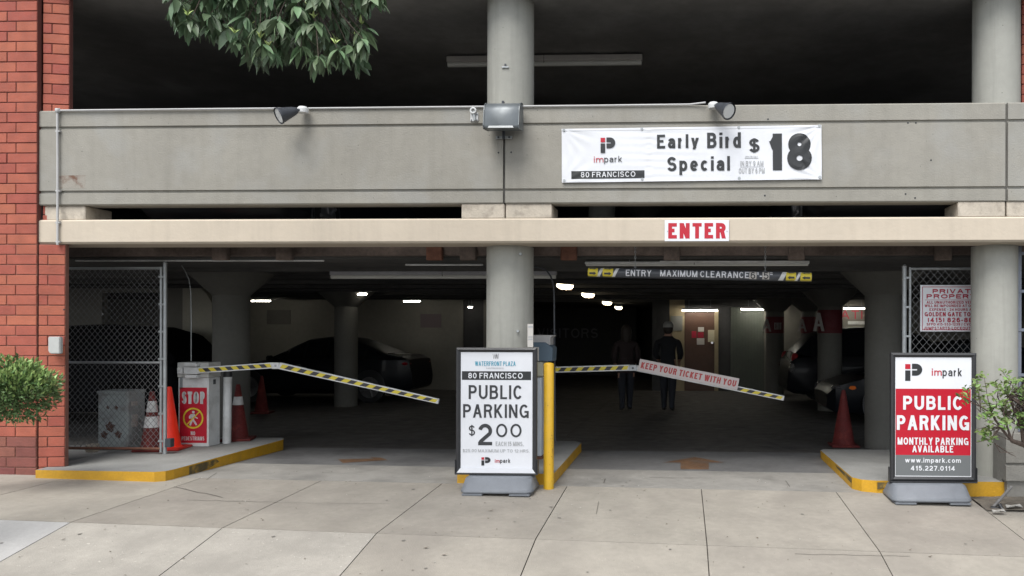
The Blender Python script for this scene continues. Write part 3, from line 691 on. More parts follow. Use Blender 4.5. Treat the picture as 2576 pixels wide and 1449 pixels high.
yr = YB+WB*math.tan(ANG)
zt = ztopb+crs*2
def mort(z0, z1, m):
    YB = -.026 if z1 <= bb+.01 else .024
    yr = YB+WB*math.tan(ANG)
    b = MB().box((XA-1.4, YA+.008, z0), (XA-.006, YA+.06, z1))
    b.add([(XBs, YB+.009, z0), (XB1-.006, yr+.009, z0), (XB1-.006, yr+.05, z0), (XBs, YB+.05, z0), (XBs, YB+.009, z1), (XB1-.006, yr+.009, z1), (XB1-.006, yr+.05, z1), (XBs, YB+.05, z1)],
          [(0,3,2,1),(4,5,6,7),(0,1,5,4),(1,2,6,5),(2,3,7,6),(3,0,4,7)])
    b.build('mortar', m, bp)
mort(-.3, bb, MORTARL); mort(bb, zt, MORTAR)
MB().box((XA-1.4, yr+.052, -.3), (P(168, 600, .4).x, .4, zt)).build('pillar_core', MORTAR, bp)
# matching pillar beyond the right upper column
rp = thing('brick_pillar', 'sliver of red brick pillar right of the upper right column', 'pillar', (P(2572, 100, .5).x, .5, ZT-.4))
z = ZT-.4; k = 0; xR = P(2571, 100, .5).x
while z < UZ1:
    brick(.305, xR+(0 if k % 2 else -.0), .5, z, 0, BRICK, rp); brick(.305, xR+.305, .5, z, 0, BRICK, rp); z += crs; k += 1
MB().box((xR+.004, .508, ZT-.4), (xR+.6, .8, UZ1)).build('mortar', MORTAR, rp)

# ================================================================== KERBS
def island(pts, label_top, ztop, name='traffic_island'):
    """raised island: outline on the ground (counter-clockwise), yellow faces, concrete top"""
    n = len(pts); mb = MB()
    lo = [(x, y, gz(x, y)-.05) for x, y in pts]; hi = [(x, y, ztop(x, y)) for x, y in pts]
    for i in range(n):
        j = (i+1) % n
        m = max(1, int((Vector(hi[j])-Vector(hi[i])).length/.25))
        mb.add([lo[i], lo[j], hi[j], hi[i]], [(0, 1, 2, 3)], 0)
    mb.add(hi, [tuple(range(n))], 1)
    o = mb.build(name, [YEL, KTOP], None, bevel=.012, seg=2, smooth=True, sharp=60); o['kind'] = 'structure'; return o
zt1 = lambda x, y: .145-.006*(x+4)*(1 if x < 4 else 1)
q0 = G(88, 1203); q1 = G(413, 1213)
xa, xb = q0.x, q1.x; yf = q1.y
island([(xa, yf+.05), (xb-.10, yf), (xb-.02, yf+.05), (xb, yf+.16), (xb, 2.15), (xb-.08, 2.32), (xa-.3, 2.32)], '', lambda x, y: .150)
m0 = P(1150, 1210, .03); m1 = G(1388, 1226)
island([(m0.x, .03), (m1.x-.05, .03), (m1.x, .09), (m1.x, 2.3), (m1.x-.1, 2.45), (m0.x+.1, 2.45), (m0.x, 2.3)], '', lambda x, y: .118)
r0 = G(2150, 1236); r1 = P(2532, 1230, -.02)
island([(r0.x, r0.y+.12), (r0.x+.07, r0.y-.0), (r0.x+.2, r0.y-.05), (r1.x, r0.y-.06), (r1.x, 2.1), (r0.x+.05, 2.1), (r0.x, 2.0)], '', lambda x, y: .085)
# worn dark patches where tyres rub the corners
KR = mat('rubbed_kerb', (.10, .075, .03), .8, var=.3, scale=9, stain=((.42, .24, .02), .7, 9))
def rub(pts, nx_, ny_):
    b_ = MB(); b_.add([(x+nx_*.0016, y+ny_*.0016, z) for x, y, z in pts], [tuple(range(len(pts)))]); o = b_.build('rubbed_patch', KR); o['kind'] = 'structure'
rub([(xb, .17+yf-yf, .03), (xb, .55, .06), (xb, .72, .10), (xb, .66, .136), (xb, .17, .136)], 1, 0)
rub([(r0.x, r0.y+.9, .045), (r0.x, r0.y+.14, .02), (r0.x, r0.y+.14, .07), (r0.x, r0.y+1.0, .07)], -1, 0)
rub([(r0.x+.21, r0.y-.0605, .0), (r0.x+.34, r0.y-.0605, .03), (r0.x+.42, r0.y-.0605, .07), (r0.x+.21, r0.y-.0605, .07)], 0, -1)
print('islands', q0, q1, m1, r0)
zk = .150; zm = .118; zr = .085

# ================================================================== SIGNS
# standing signs
def stand_sign(label, fx0, fy0, fx1, fy1, bx0, by0, bx1, by1, white_bottom=False):
    gq = G((bx0+bx1)/2, by1); Yb = gq.y; Y = Yb+.22
    c = P((fx0+fx1)/2, fy1, Y); root = thing('stand_sign', label, 'sign', (c.x, Y, gq.z))
    A = P(fx0, fy1, Y); B = P(fx1, fy0, Y)
    zg = gz(gq.x, Y)
    t = .043
    def bar(p, q_, r, s_, name='frame'):
        # one mitred profile of the snap frame
        mb = MB(); o4 = [p, q_, r, s_]
        vs = [(p[0], Y, p[1]), (q_[0], Y, q_[1]), (r[0], Y-.006, r[1]), (s_[0], Y-.006, s_[1])]
        mid = lambda a, b, k: (a[0]+(b[0]-a[0])*k, a[1]+(b[1]-a[1])*k)
        m1_, m2_ = mid(p, s_, .45), mid(q_, r, .45)
        mb.add([(p[0], Y+.03, p[1]), (q_[0], Y+.03, q_[1]), (p[0], Y-.012, p[1]), (q_[0], Y-.012, q_[1]), (m1_[0], Y-.022, m1_[1]), (m2_[0], Y-.022, m2_[1]), (s_[0], Y-.006, s_[1]), (r[0], Y-.006, r[1]), (s_[0], Y+.03, s_[1]), (r[0], Y+.03, r[1])],
               [(0, 1, 3, 2), (2, 3, 5, 4), (4, 5, 7, 6), (6, 7, 9, 8), (0, 2, 4, 6, 8), (1, 9, 7, 5, 3)])
        mb.build(name, BLK, root)
    x0, x1, z0, z1 = A.x, B.x, A.z, B.z
    i = [(x0+t, z0+(t if not white_bottom else .012)), (x1-t, z0+(t if not white_bottom else .012)), (x1-t, z1-t), (x0+t, z1-t)]
    o = [(x0, z0), (x1, z0), (x1, z1), (x0, z1)]
    for k in range(4):
        bar(o[k], o[(k+1) % 4], i[(k+1) % 4], i[k])
    MB().box((i[0][0]-.004, Y-.003, i[0][1]-.004), (i[2][0]+.004, Y+.012, i[2][1]+.004)).build('board', SIGNW, root)
    MB().box((x0+.005, Y+.013, z0+.005), (x1-.005, Y+.028, z1-.005)).build('back_board', BLK, root)
    if white_bottom:
        MB().prism([(x0+.01, z0+.004), (x1-.01, z0+.004), (x1-t-.001, z0+t+.005), (x0+t+.001, z0+t+.005)], Y-.0245, Y-.014).build('board_flap', SIGNW, root)
    # carrier: tray, side plates, two posts
    MB().box((x0-.008, Y-.03, z0-.014), (x1+.008, Y+.05, z0-.002)).build('tray', BLK, root, bevel=.002)
    for x in (x0-.012, x1+.003): MB().box((x, Y-.02, z0-.014), (x+.009, Y+.04, z0+.13)).build('side_plate', BLK, root, bevel=.002)
    cx = (x0+x1)/2
    for s_ in (-1, 1):
        x = cx+s_*.185
        m_ = MB(); zlo = zg+.12; h = max(.02, z0-.012-zlo)
        m_.lathe([(.026, 0), (.026, h)], (x, Y, zlo), 16); m_.build('post', BLK, root, smooth=True)
    # moulded ballast base
    a = P(bx0, by1, Yb); b = P(bx1, by1, Yb); X0, X1 = a.x, b.x; zb0 = zg-.006
    ztop = P((bx0+bx1)/2, by0+1, Y-.1).z
    H = ztop-zb0
    mb = MB(); rings = []
    for (dx, yf_, yb_, z) in ((.02, .02, .02, .022), (0, 0, 0, .03), (0, 0, 0, .34*H), (.008, .012, .012, .40*H), (.022, .10, .10, .93*H), (.045, .13, .13, H)):
        y0_, y1_ = Yb+yf_, Yb+.46-yb_; xx0, xx1 = X0+dx, X1-dx; ch = .05
        rings.append([(xx0+ch, y0_), (xx1-ch, y0_), (xx1, y0_+ch), (xx1, y1_-ch), (xx1-ch, y1_), (xx0+ch, y1_), (xx0, y1_-ch), (xx0, y0_+ch)])
        zz = z
        mb.v += [Vector((p[0], p[1], zb0+zz)) for p in rings[-1]]
    nr = len(rings)
    for k in range(nr-1):
        for j in range(8): mb.f.append((k*8+j, k*8+(j+1) % 8, (k+1)*8+(j+1) % 8, (k+1)*8+j)); mb.mi.append(0)
    mb.f.append(tuple(range(7, -1, -1))); mb.mi.append(0); mb.f.append(tuple(range((nr-1)*8, nr*8))); mb.mi.append(0)
    for fx in (X0+.02, X1-.02-.2): mb.box((fx, Yb+.004, zb0+.002), (fx+.2, Yb+.45, zb0+.024))
    mb.build('ballast_base', PLAST, root, bevel=.010, seg=2, smooth=True, sharp=50)
    return root, Y
s1, Y1 = stand_sign('white PUBLIC PARKING price sign on a grey base in front of the middle column', 1148, 875, 1351, 1189, 1155, 1199, 1337, 1250, True)
yt = Y1-.0045
def flat(px0, py0, px1, py1, Y, m, parent, name='print_panel', th=.0015):
    return pbox(px0, py0, px1, py1, Y, th, 0).build(name, m, parent)
flat(1162, 934, 1336, 956, yt+.0008, INK, s1, 'print_band')
txt('WATERFRONT PLAZA', 1195, 909, 1297, 920.5, yt, s1, INKB, .002)
txt('SAN FRANCISCO', 1223, 924.5, 1267, 928, yt, s1, INKM, 0)
mbw = MB()
for k in (0, 5): 
    for (u0, v0, u1, v1) in ((1240+k, 890, 1242.5+k, 903), (1242.5+k, 903, 1245+k, 892), (1245+k, 892, 1247.5+k, 903), (1247.5+k, 903, 1249+k, 890)):
        a = P(u0, v0, yt); b = P(u1, v1, yt); d = (b-a).normalized(); s_ = Vector((d.z, 0, -d.x))*.0013
        mbw.prism([((a-s_).x, (a-s_).z), ((a+s_).x, (a+s_).z), ((b+s_).x, (b+s_).z), ((b-s_).x, (b-s_).z)], yt-.0008-.0002*k, yt)
mbw.build('emblem', INKG, s1)
txt('80 FRANCISCO', 1178, 938, 1315, 952, yt-.0012, s1, SIGNW, .012)
txt('PUBLIC', 1179, 969, 1314, 1004, yt, s1, INKG, .010)
txt('PARKING', 1165, 1017, 1330, 1051, yt, s1, INKG, .010)
txt('$', 1179, 1067, 1195, 1099, yt, s1, INKG, .0)
txt('2', 1203, 1066, 1238, 1120, yt, s1, INKG, .014)
txt('00', 1248, 1066, 1312, 1100, yt, s1, INKG, .006)
txt('EACH 15 MINS.', 1247, 1111, 1317, 1122, yt, s1, INKM, .006)
txt('$25.00 MAXIMUM UP TO 12 HRS.', 1164, 1129, 1332, 1139, yt, s1, INKM, .006)
logo(1211, 1150, 1234, 1171, yt, s1)
txt('im', 1245, 1155, 1257, 1164, yt, s1, RED, .01); txt('park', 1258, 1154, 1284, 1167, yt, s1, INKG, .01)
s2, Y2 = stand_sign('red and white PUBLIC PARKING monthly sign standing in front of the right column', 2240, 888, 2455, 1209, 2248, 1218, 2450, 1274)
yt = Y2-.0045
flat(2253, 978, 2442, 1145, yt+.0008, RED, s2, 'print_band'); flat(2253, 1145, 2442, 1197, yt+.0008, SGREY, s2, 'print_band')
logo(2277, 915, 2320, 958, yt, s2)
txt('im', 2344, 927, 2369, 945, yt, s2, RED, .006); txt('park', 2371, 926, 2420, 952, yt, s2, INKG, .006)
yy = yt-.0012
txt('PUBLIC', 2272, 996, 2422, 1031, yy, s2, SIGNW, .022); txt('PARKING', 2256, 1045, 2438, 1082, yy, s2, SIGNW, .022)
txt('MONTHLY PARKING', 2258, 1101, 2436, 1119, yy, s2, SIGNW, .016); txt('AVAILABLE', 2295, 1121, 2398, 1138, yy, s2, SIGNW, .018)
txt('www.impark.com', 2277, 1152, 2417, 1167, yy, s2, SIGNW, .018); txt('415.227.0114', 2291, 1172, 2402, 1184, yy, s2, SIGNW, .02)

# banner ------------------------------------------------------------
bn = P(1740, 385, -.02); ban = thing('banner', 'white vinyl Early Bird Special banner hanging on the parapet', 'banner', (bn.x, -.02, bn.z))
bA = P(1413, 457, -.02); bB = P(2067, 317, -.02)
bcx, bcz, bw, bh = (bA.x+bB.x)/2, (bA.z+bB.z)/2, (bB.x-bA.x), (bB.z-bA.z)
def warp_b(x, z):
    u = (x-bcx)/bw*2; v = (z-bcz)/bh*2
    d = .0018*sin(9*u+3*v)+.0014*sin(23*v+4*u)*max(0, 1-abs(u+.25)*2.2)
    for cu in (-1, 1):
        for cv in (-1, 1):
            du, dv = (u-cu)*bw/2, (v-cv)*bh/2; r = sqrt(du*du+dv*dv)+1e-4; a = atan2(abs(dv), abs(du))
            d += .0045*sin(a*16)*math.exp(-((r-.18)/.16)**2)*(1 if cu > 0 else .5)
    d += .003*math.exp(-((x-P(1632, 390, 0).x)/.025)**2)*sin(30*v)
    return d
def patch(x0, z0, x1, z1, Y, warp, nx, nz, off=0.0, th=.002):
    mb = MB(); vs = []
    for j in range(nz+1):
        for i in range(nx+1):
            x = x0+(x1-x0)*i/nx; z = z0+(z1-z0)*j/nz; vs.append((x, Y-off-warp(x, z), z))
    n = len(vs); vs += [(a, b+th, c) for a, b, c in vs]; W = nx+1; fs = []
    for j in range(nz):
        for i in range(nx):
            a = j*W+i; fs.append((a, a+1, a+1+W, a+W)); fs.append((a+n, a+W+n, a+1+W+n, a+1+n))
    ring = list(range(W))+[j*W+nx for j in range(1, nz+1)]+[nz*W+i for i in range(nx-1, -1, -1)]+[j*W for j in range(nz-1, 0, -1)]
    for k in range(len(ring)): a, b = ring[k], ring[(k+1) % len(ring)]; fs.append((a, a+n, b+n, b))
    return mb.add(vs, fs)
patch(bA.x, bA.z, bB.x, bB.z, -.02, warp_b, 120, 36).build('sheet', SIGNW, ban, smooth=True)
hem = MB()
for (a, b, c_, d) in ((bA.x, bA.z, bB.x, bA.z+.022), (bA.x, bB.z-.022, bB.x, bB.z)):
    patch(a, b, c_, d, -.02, warp_b, 120, 2, .002, .0015).build('hem', SIGNW, ban, smooth=True)
def wtxt(s, x0, y0, x1, y1, Y, parent, m, warp, bold=0, off=.004, **k):
    o = txt(s, x0, y0, x1, y1, Y, parent, m, bold, th=.001, **k); L0 = LOC[parent.name]
    bm = bmesh.new(); bm.from_mesh(o.data); bmesh.ops.triangulate(bm, faces=bm.faces)
    long_e = [e for e in bm.edges if e.calc_length() > .03]
    if long_e: bmesh.ops.subdivide_edges(bm, edges=long_e, cuts=2)
    for v in bm.verts: v.co.y -= warp(v.co.x+L0.x, v.co.z+L0.z)+off
    bm.to_mesh(o.data); bm.free(); return o
Yb = -.02
lg_before = set(bpy.data.objects.keys())
logo(1511, 344, 1548, 383, Yb-.006, ban)
wtxt('im', 1494, 392, 1518, 407, Yb, ban, RED, warp_b, .0); wtxt('park', 1520, 391, 1565, 411, Yb, ban, INKG, warp_b, .0)
bb_ = P(1437, 448, Yb); bt_ = P(1621, 427.5, Yb)
patch(bb_.x, bb_.z, bt_.x, bt_.z, Yb, warp_b, 40, 6, .003, .0015).build('print_band', INK, ban, smooth=True)
wtxt('80 FRANCISCO', 1461, 430.5, 1598, 444, Yb, ban, SIGNW, warp_b, .006, off=.005, space=1.15)
B_ = .022
wtxt('Early', 1653, 338, 1758, 382, Yb, ban, INK, warp_b, B_, space=1.2); wtxt('Bird', 1779, 334, 1864, 373, Yb, ban, INK, warp_b, B_, space=1.2)
wtxt('Special', 1678, 394, 1836, 440, Yb, ban, INK, warp_b, B_, space=1.15)
wtxt('$', 1884, 345, 1911, 389, Yb, ban, INK, warp_b, .02)
wtxt('1', 1927, 338, 1967, 430, Yb, ban, INK, warp_b, .05); wtxt('8', 1980, 337, 2042, 430, Yb, ban, INK, warp_b, .05)
wtxt('MON-FRI ONLY', 1875, 393.5, 1906, 397, Yb, ban, INKM, warp_b); 
wtxt('IN BY 9 AM', 1862, 406, 1920, 418, Yb, ban, INKM, warp_b, 0); wtxt('OUT BY 6 PM', 1858, 424, 1923, 437, Yb, ban, INKM, warp_b, 0)
for (u0, u1, v) in ((1873, 1908, 399.5), (1862, 1921, 421)):
    a = P(u0, v, Yb); b = P(u1, v, Yb); patch(a.x, a.z-.002, b.x, a.z+.002, Yb, warp_b, 12, 1, .003, .001).build('print_line', INKM, ban)
gr_ = None
for (px, py) in ((1419, 325), (1615, 323), (1859, 321), (2062, 319), (1419, 452), (1615, 450), (1859, 449), (2062, 448)):
    q = P(px, py, Yb); MB().lathe([(.006, -.004), (.014, -.004), (.015, 0), (.015, .004)], (q.x, Yb-warp_b(q.x, q.z)-.002, q.z), 12, axis='Y').build('grommet', GALV, ban, smooth=True)
ban.rotation_euler = (0, -.0075, 0)
# ENTER sign
en = thing('enter_sign', 'white ENTER sign with bold red letters on the tan beam', 'sign', tuple(P(1753, 580, -.01)))
pbox(1672, 554, 1834, 607, -.012, .004, .006).build('board', SIGNW, en, bevel=.002)
txt('ENTER', 1681, 561, 1826, 600, -.0185, en, RED, .05, space=1.15)
for px in (1679, 1829): q = P(px, 582, -.018); MB().lathe([(.005, -.003), (.005, .001)], (q.x, -.019, q.z), 10, axis='Y').build('screw', GALV, en)
# clearance bar -----------------------------------------------------
YC = .5; cq = P(1760.5, 691, YC); cb = thing('clearance_bar', 'hanging black clearance bar with yellow arrow labels and ENTRY MAXIMUM CLEARANCE lettering', 'clearance bar', tuple(cq))
rc = 12.4/F*(YC+8)
xl = P(1480, 691, YC).x; xr2 = P(2041, 691, YC).x
MB().add([], []).cyl((xl, YC, cq.z), (xr2, YC, cq.z), rc, n=28).build('bar', CHAR, cb, smooth=True)
warp_c = lambda x, z: sqrt(max(1e-6, rc*rc-(z-cq.z)**2))
def cpatch(px0, px1, v0, v1, m, off=.001, name='label_panel', sh=0.0):
    x0 = P(px0, 691, YC).x; x1 = P(px1, 691, YC).x
    mb = patch(x0, cq.z-rc*v0, x1, cq.z+rc*v1, YC, warp_c, 4, 8, off, .0008)
    if sh: mb.v = [Vector((v.x+sh*(v.z-cq.z), v.y, v.z)) for v in mb.v]
    return mb.build(name, m, cb, smooth=True)
for (a, b, dirn) in ((1480, 1505, 1), (1517, 1543, 1), (1976, 2001, -1), (2012, 2040, -1)):
    cpatch(a, b, .9, .9, STY)
    for zo in (-.25, .72):
        z0 = cq.z+rc*zo; x0 = P(a+4, 691, YC).x; x1 = P(b-4, 691, YC).x; xm = (x0+x1)/2; h = rc*.18
        pts = [(x0, -h), (xm+.01*dirn, -h), (xm+.01*dirn, -2*h), (x1, 0), (xm+.01*dirn, 2*h), (xm+.01*dirn, h), (x0, h)] if dirn > 0 else [(x1, -h), (xm-.01, -h), (xm-.01, -2*h), (x0, 0), (xm-.01, 2*h), (xm-.01, h), (x1, h)]
        if zo > .5: pts = [(x, z*.5) for x, z in pts]
        yv = YC-sqrt(max(0, rc*rc-(rc*(abs(zo)-.1))**2))-.003
        MB().prism([(x, z0+z) for x, z in pts], yv-.001, yv+.006).build('arrow', INK, cb)
for (a, b, sh) in ((1507, 1515, .5), (1545, 1553, .5), (1962, 1974, .5), (2003, 2010, .5)):
    cpatch(a, b, .85, .85, WHITED, .0008, 'label_panel', sh)
wtxt('ENTRY', 1575, 683, 1639, 699, YC, cb, SIGNW, warp_c, .012, off=.0008)
wtxt('MAXIMUM', 1661, 682, 1754, 698, YC, cb, SIGNW, warp_c, .012, off=.0008); wtxt('CLEARANCE', 1761, 682, 1883, 698, YC, cb, SIGNW, warp_c, .012, off=.0008)
cpatch(1884, 1902, .7, .75, PAPERW, .0012); cpatch(1917, 1934, .7, .75, PAPERW, .0012)
wtxt('6', 1887, 682, 1899, 699, YC, cb, INK, warp_c, .01, off=.002); wtxt("'", 1904, 682, 1907, 688, YC, cb, SIGNW, warp_c, .01, off=.001)
wtxt('-', 1910, 691, 1916, 694, YC, cb, SIGNW, warp_c, .0, off=.001); wtxt('5', 1919, 682, 1932, 699, YC, cb, INK, warp_c, .01, off=.002); wtxt('"', 1936, 682, 1942, 688, YC, cb, SIGNW, warp_c, .01, off=.001)
cb.rotation_euler = (0, .0225, 0)
for i, px in enumerate((1598, 1925)):
    q = P(px, 690, YC); ch = thing('chain', ('left' if i == 0 else 'right')+' chain holding up the clearance bar near its '+('ENTRY lettering' if i == 0 else 'clearance height numbers'), 'chain', (q.x, YC, bb+.05), 'chains of the clearance bar')
    z = bb+.03; k = 0
    while z > q.z+rc*.9-(.0 if i == 0 else .02):
        m_ = MB(); pts = [(0.008*cos(t), .016*sin(t)) for t in [2*pi*j/8 for j in range(9)]]
        m_.tube([(q.x+(a if k % 2 else 0), YC+(0 if k % 2 else a), z+b) for a, b in pts], .0025, 5); m_.build('link', GALV, ch, smooth=True); z -= .026; k += 1
# PRIVATE PROPERTY sign on the right gate
YG = .86
pp = thing('private_property_sign', 'white PRIVATE PROPERTY sign with red lettering wired to the right fence', 'sign', tuple(P(2402, 776, YG-.03)))
yp = YG-.03
pbox(2315, 717, 2490, 834, yp, .004, .0).build('board', SIGNW, pp, bevel=.002)
for (a, b, c_, d) in ((2320, 721, 2485, 722.6), (2320, 829, 2485, 830.6), (2320, 721, 2321.6, 830.6), (2483.4, 721, 2485, 830.6), (2327, 754, 2478, 755)):
    flat(a, b, c_, d, yp-.001-.0001*(b % 3), REDD, pp, 'border_line', .0009)
for s_, x0, y0, y1, bo in (('PRIVATE', 2346, 727, 738, .03), ('PROPERTY', 2331, 740, 751, .03), ('ALL UNAUTHORIZED VEHICLES', 2331, 757, 764, .015), ("WILL BE IMPOUNDED AT OWNER'S", 2326, 766, 772.5, .015),
        ('EXPENSE - 24 HOURS A DAY', 2338, 775.5, 782, .015), ('GOLDEN GATE TOWING', 2326, 785, 796, .02), ('(415) 826-8866', 2334, 799, 811, .02), ('SFPD 415-553-1239 / CVC 22658', 2331, 812.5, 819, .01), ('JUMPSTARTS-LOCKOUTS-TIRES', 2324, 822, 829, .01)):
    txt(s_, x0, y0, 4804-x0, y1, yp-.0012, pp, REDD, bo+.012)

# ================================================================== CHAIN LINK GATES
def net(x0, x1, z0, z1, Y, p, r, name, parent):
    mb = MB()
    for sgn in (1, -1):
        c0 = (z0 - sgn*1.15*(x1 if sgn > 0 else x0)) if True else 0
        step = p*1.15
        cmin = min(z0-sgn*1.15*x0, z0-sgn*1.15*x1, z1-sgn*1.15*x0, z1-sgn*1.15*x1); cmax = max(z0-sgn*1.15*x0, z0-sgn*1.15*x1, z1-sgn*1.15*x0, z1-sgn*1.15*x1)
        c = cmin+step/2
        while c < cmax:
            xs = sorted([x for x in ((z0-c)/(sgn*1.15), (z1-c)/(sgn*1.15))]); a = max(x0, xs[0]); b = min(x1, xs[1])
            if b-a > .01:
                mb.cyl((a, Y+.003*sgn, c+sgn*1.15*a), (b, Y+.003*sgn, c+sgn*1.15*b), r, n=4, caps=False)
            c += step
    o = mb.build(name, WIRE, parent); o['kind'] = 'stuff'; return o
def gate(label, fx0, fx1, Y, ztop_px, zmid_px, zbot, px_thin, px_post, pitch, xin=None, group=None):
    root = thing('chain_link_gate', label, 'gate', (P((fx0+fx1)/2, 900, Y).x, Y, zbot))
    xa_, xb_ = P(fx0, 900, Y).x, P(fx1, 900, Y).x
    zt_ = P((fx0+fx1)/2, ztop_px, Y).z; xt = P(px_thin, 900, Y).x
    MB().cyl((xa_, Y, zt_), (xb_, Y, zt_), .016, n=10).build('top_rail', GALV, root, smooth=True)
    if zmid_px: zm_ = P((fx0+fx1)/2, zmid_px, Y).z; MB().cyl((xa_, Y, zm_), (xb_, Y, zm_), .014, n=10).build('middle_rail', GALV, root, smooth=True)
    MB().cyl((xa_, Y, zbot+.06), (xb_, Y, zbot+.06), .016, n=10).build('bottom_rail', RUST, root, smooth=True)
    MB().cyl((xt, Y, zbot+.02), (xt, Y, zt_+.016), .015, n=10).build('end_stile', GALV, root, smooth=True)
    net(min(xa_, xb_)+.005, max(xa_, xb_)-.005, zbot+.06, zt_, Y, pitch, .0024, 'wire_mesh', root)
    for k in range(7):
        z = zbot+.15+(zt_-zbot-.25)*k/6; xp_ = P(px_post, 900, Y).x
        MB().box((min(xt, xp_)-.018, Y-.022, z-.011), (max(xt, xp_)+.0, Y-.012, z+.011)).build('tension_band', GALV, root)
    return root
gate('left chain-link fence gate between the brick pillar and a steel post', 172, 404, .9, 675, 912, zk, 405, 415, .066)
fp = thing('fence_post', 'thick galvanised post at the free end of the left chain-link gate', 'post', (P(415.5, 900, .9).x, .9, zk))
q = P(415.5, 664, .9)
MB().cyl((q.x, .9, zk), (q.x, .9, q.z), .021, n=16).build('pipe', GALV, fp, smooth=True)
MB().lathe([(.022, 0), (.024, .01), (.012, .028)], (q.x, .9, q.z), 14).build('cap', GALV, fp, smooth=True)
a_ = P(418, 1115, .86); MB().box((a_.x-.02, .865, a_.z-.05), (a_.x+.045, .94, a_.z+.05)).build('latch', CHAR, fp, bevel=.004)
gate('right chain-link fence gate behind the PRIVATE PROPERTY sign', 2288, 2560, YG, 676, None, zr, 2289, 2276, .080)
fp2 = thing('fence_post', 'thick galvanised post at the left end of the right chain-link fence', 'post', (P(2275, 900, YG).x, YG, zr))
q = P(2275, 672, YG)
MB().cyl((q.x, YG, zr), (q.x, YG, q.z), .026, n=16).build('pipe', GALV, fp2, smooth=True)
MB().lathe([(.027, 0), (.029, .01), (.012, .028)], (q.x, YG, q.z), 14).build('cap', GALV, fp2, smooth=True)
# steel ladder-like lattice gate at the right edge
lg = thing('lattice_gate', 'blue-grey steel lattice gate right of the right lower column', 'gate', (P(2565, 900, .55).x, .55, 0))
for k, px in enumerate((2563, 2600, 2640, 2680)):
    q = P(px, 900, .55); MB().box((q.x-.02, .53, .1), (q.x+.02, .57, P(px, 617, .55).z)).build('upright', mat('blue_grey_steel', (.20, .22, .27), .5, metal=.3, var=.08, scale=9), lg, bevel=.003)
for py in (638, 733, 830, 943):
    a = P(2558, py, .55); b = P(2690, py, .55); MB().box((a.x, .52, a.z-.016), (b.x, .529, a.z+.016)).build('crossbar', MATS['blue_grey_steel'], lg, bevel=.002)
# ================================================================== BARRIERS
def arm(p0, p1, wd0, wd1, Y, name, parent, nst, slant=1, th=.035):
    """striped boom section between two measured points"""
    A = P(*p0, Y); B = P(*p1, Y); d = (B-A); L = d.length; d.normalize(); nrm = Vector((-d.z, 0, d.x))
    w0, w1 = wd0/F*(Y+8)/2, wd1/F*(Y+8)/2
    pt = lambda u, v: A+d*(L*u)+nrm*(v*(w0+(w1-w0)*u))
    q = [pt(0, -1), pt(1, -1), pt(1, 1), pt(0, 1)]
    o = MB().prism([(v.x, v.z) for v in q], Y, Y+th).build(name, WHITED, parent, bevel=.002)
    mb = MB(); k = 0; e = .62; m = .012/L*1.2
    sl = slant*w0*2*e/L*.9
    for k in range(nst):
        u0 = m+(1-2*m)*k/nst; u1 = m+(1-2*m)*(k+1)/nst
        cl = lambda u: max(m, min(1-m, u))
        qq = [pt(cl(u0-sl/2), -e), pt(cl(u1-sl/2), -e), pt(cl(u1+sl/2), e), pt(cl(u0+sl/2), e)]
        if qq[0] == qq[1] or qq[2] == qq[3]: pass
        mb.prism([(v.x, v.z) for v in qq], Y-.002, Y-.0002, k % 2)
    mb.build('stripe_tape', [STY, STK], o)
    return o
YB1 = 1.42
c0 = P(486, 1133, YB1+.06)
bg1 = thing('barrier_gate', 'left barrier gate with white cabinet and drooping striped arm', 'barrier', (c0.x, YB1, zk))
Yc = YB1+.07
a = P(448, 1133, Yc); b = P(525, 950, Yc); zt_ = P(486, 912, Yc).z
MB().box((a.x, Yc, zk), (b.x, Yc+.24, b.z)).build('cabinet', WHITED, bg1, bevel=.006)
MB().box((a.x-.004, Yc-.012, b.z+.003), (b.x+.004, Yc+.25, zt_)).build('motor_head', mat('aged_white_paint', (.5, .5, .48), .55, var=.08, scale=12), bg1, bevel=.006)
MB().box((a.x+.02, Yc-.004, P(480, 978, Yc).z), (a.x+.055, Yc-.001, P(480, 948, Yc).z)).build('label_plate', mat('grey_label', (.22, .24, .25), .5), bg1)
MB().box((b.x+.001, Yc+.09, P(535, 968, Yc).z), (b.x+.006, Yc+.14, P(535, 956, Yc).z)).build('lock', CHAR, bg1)
for (u0, v0, u1, v1) in ((464, 912, 496, 922), (463, 924, 497, 941), (466, 943, 498, 951), (447, 925, 460, 940)):
    pbox(u0, v0, u1, v1, YB1, .06, .012).build('arm_clamp', WHITED, bg1, bevel=.004)
for (u, v) in ((494, 914), (495, 948), (450, 933)):
    q = P(u, v, YB1-.014); MB().lathe([(.006, -.004), (.006, .002)], (q.x, YB1-.014, q.z), 8, axis='Y').build('bolt', GALV, bg1)
arm((496, 932), (686, 919), 15, 15, YB1, 'arm_section', bg1, 13, -1)
pbox(684, 912, 702, 928, YB1, .03, .008).build('hinge', WHITED, bg1, bevel=.003)
q = P(694, 920, YB1); MB().lathe([(.012, -.006), (.014, .0)], (q.x, YB1-.009, q.z), 12, axis='Y').build('hinge_pin', GALV, bg1, smooth=True)
arm((702, 920), (1103, 1010), 17, 13, YB1, 'arm_section', bg1, 25, 1)
ss = thing('stop_sign_sticker', 'red STOP NO PEDESTRIANS sign on the white left barrier cabinet', 'sign', tuple(P(486, 1044, Yc-.004)))
pbox(452, 975, 520, 1114, Yc-.004, .003, 0).build('board', mat('sign_crimson', (.45, .012, .03), .45, var=.05), ss)
ys = Yc-.0052
txt('STOP', 457.5, 985, 515, 1016, ys, ss, WHITED, .04)
q = P(486, 1052, ys); r = 27/F*(Yc+8)
mb = MB(); n_ = 36
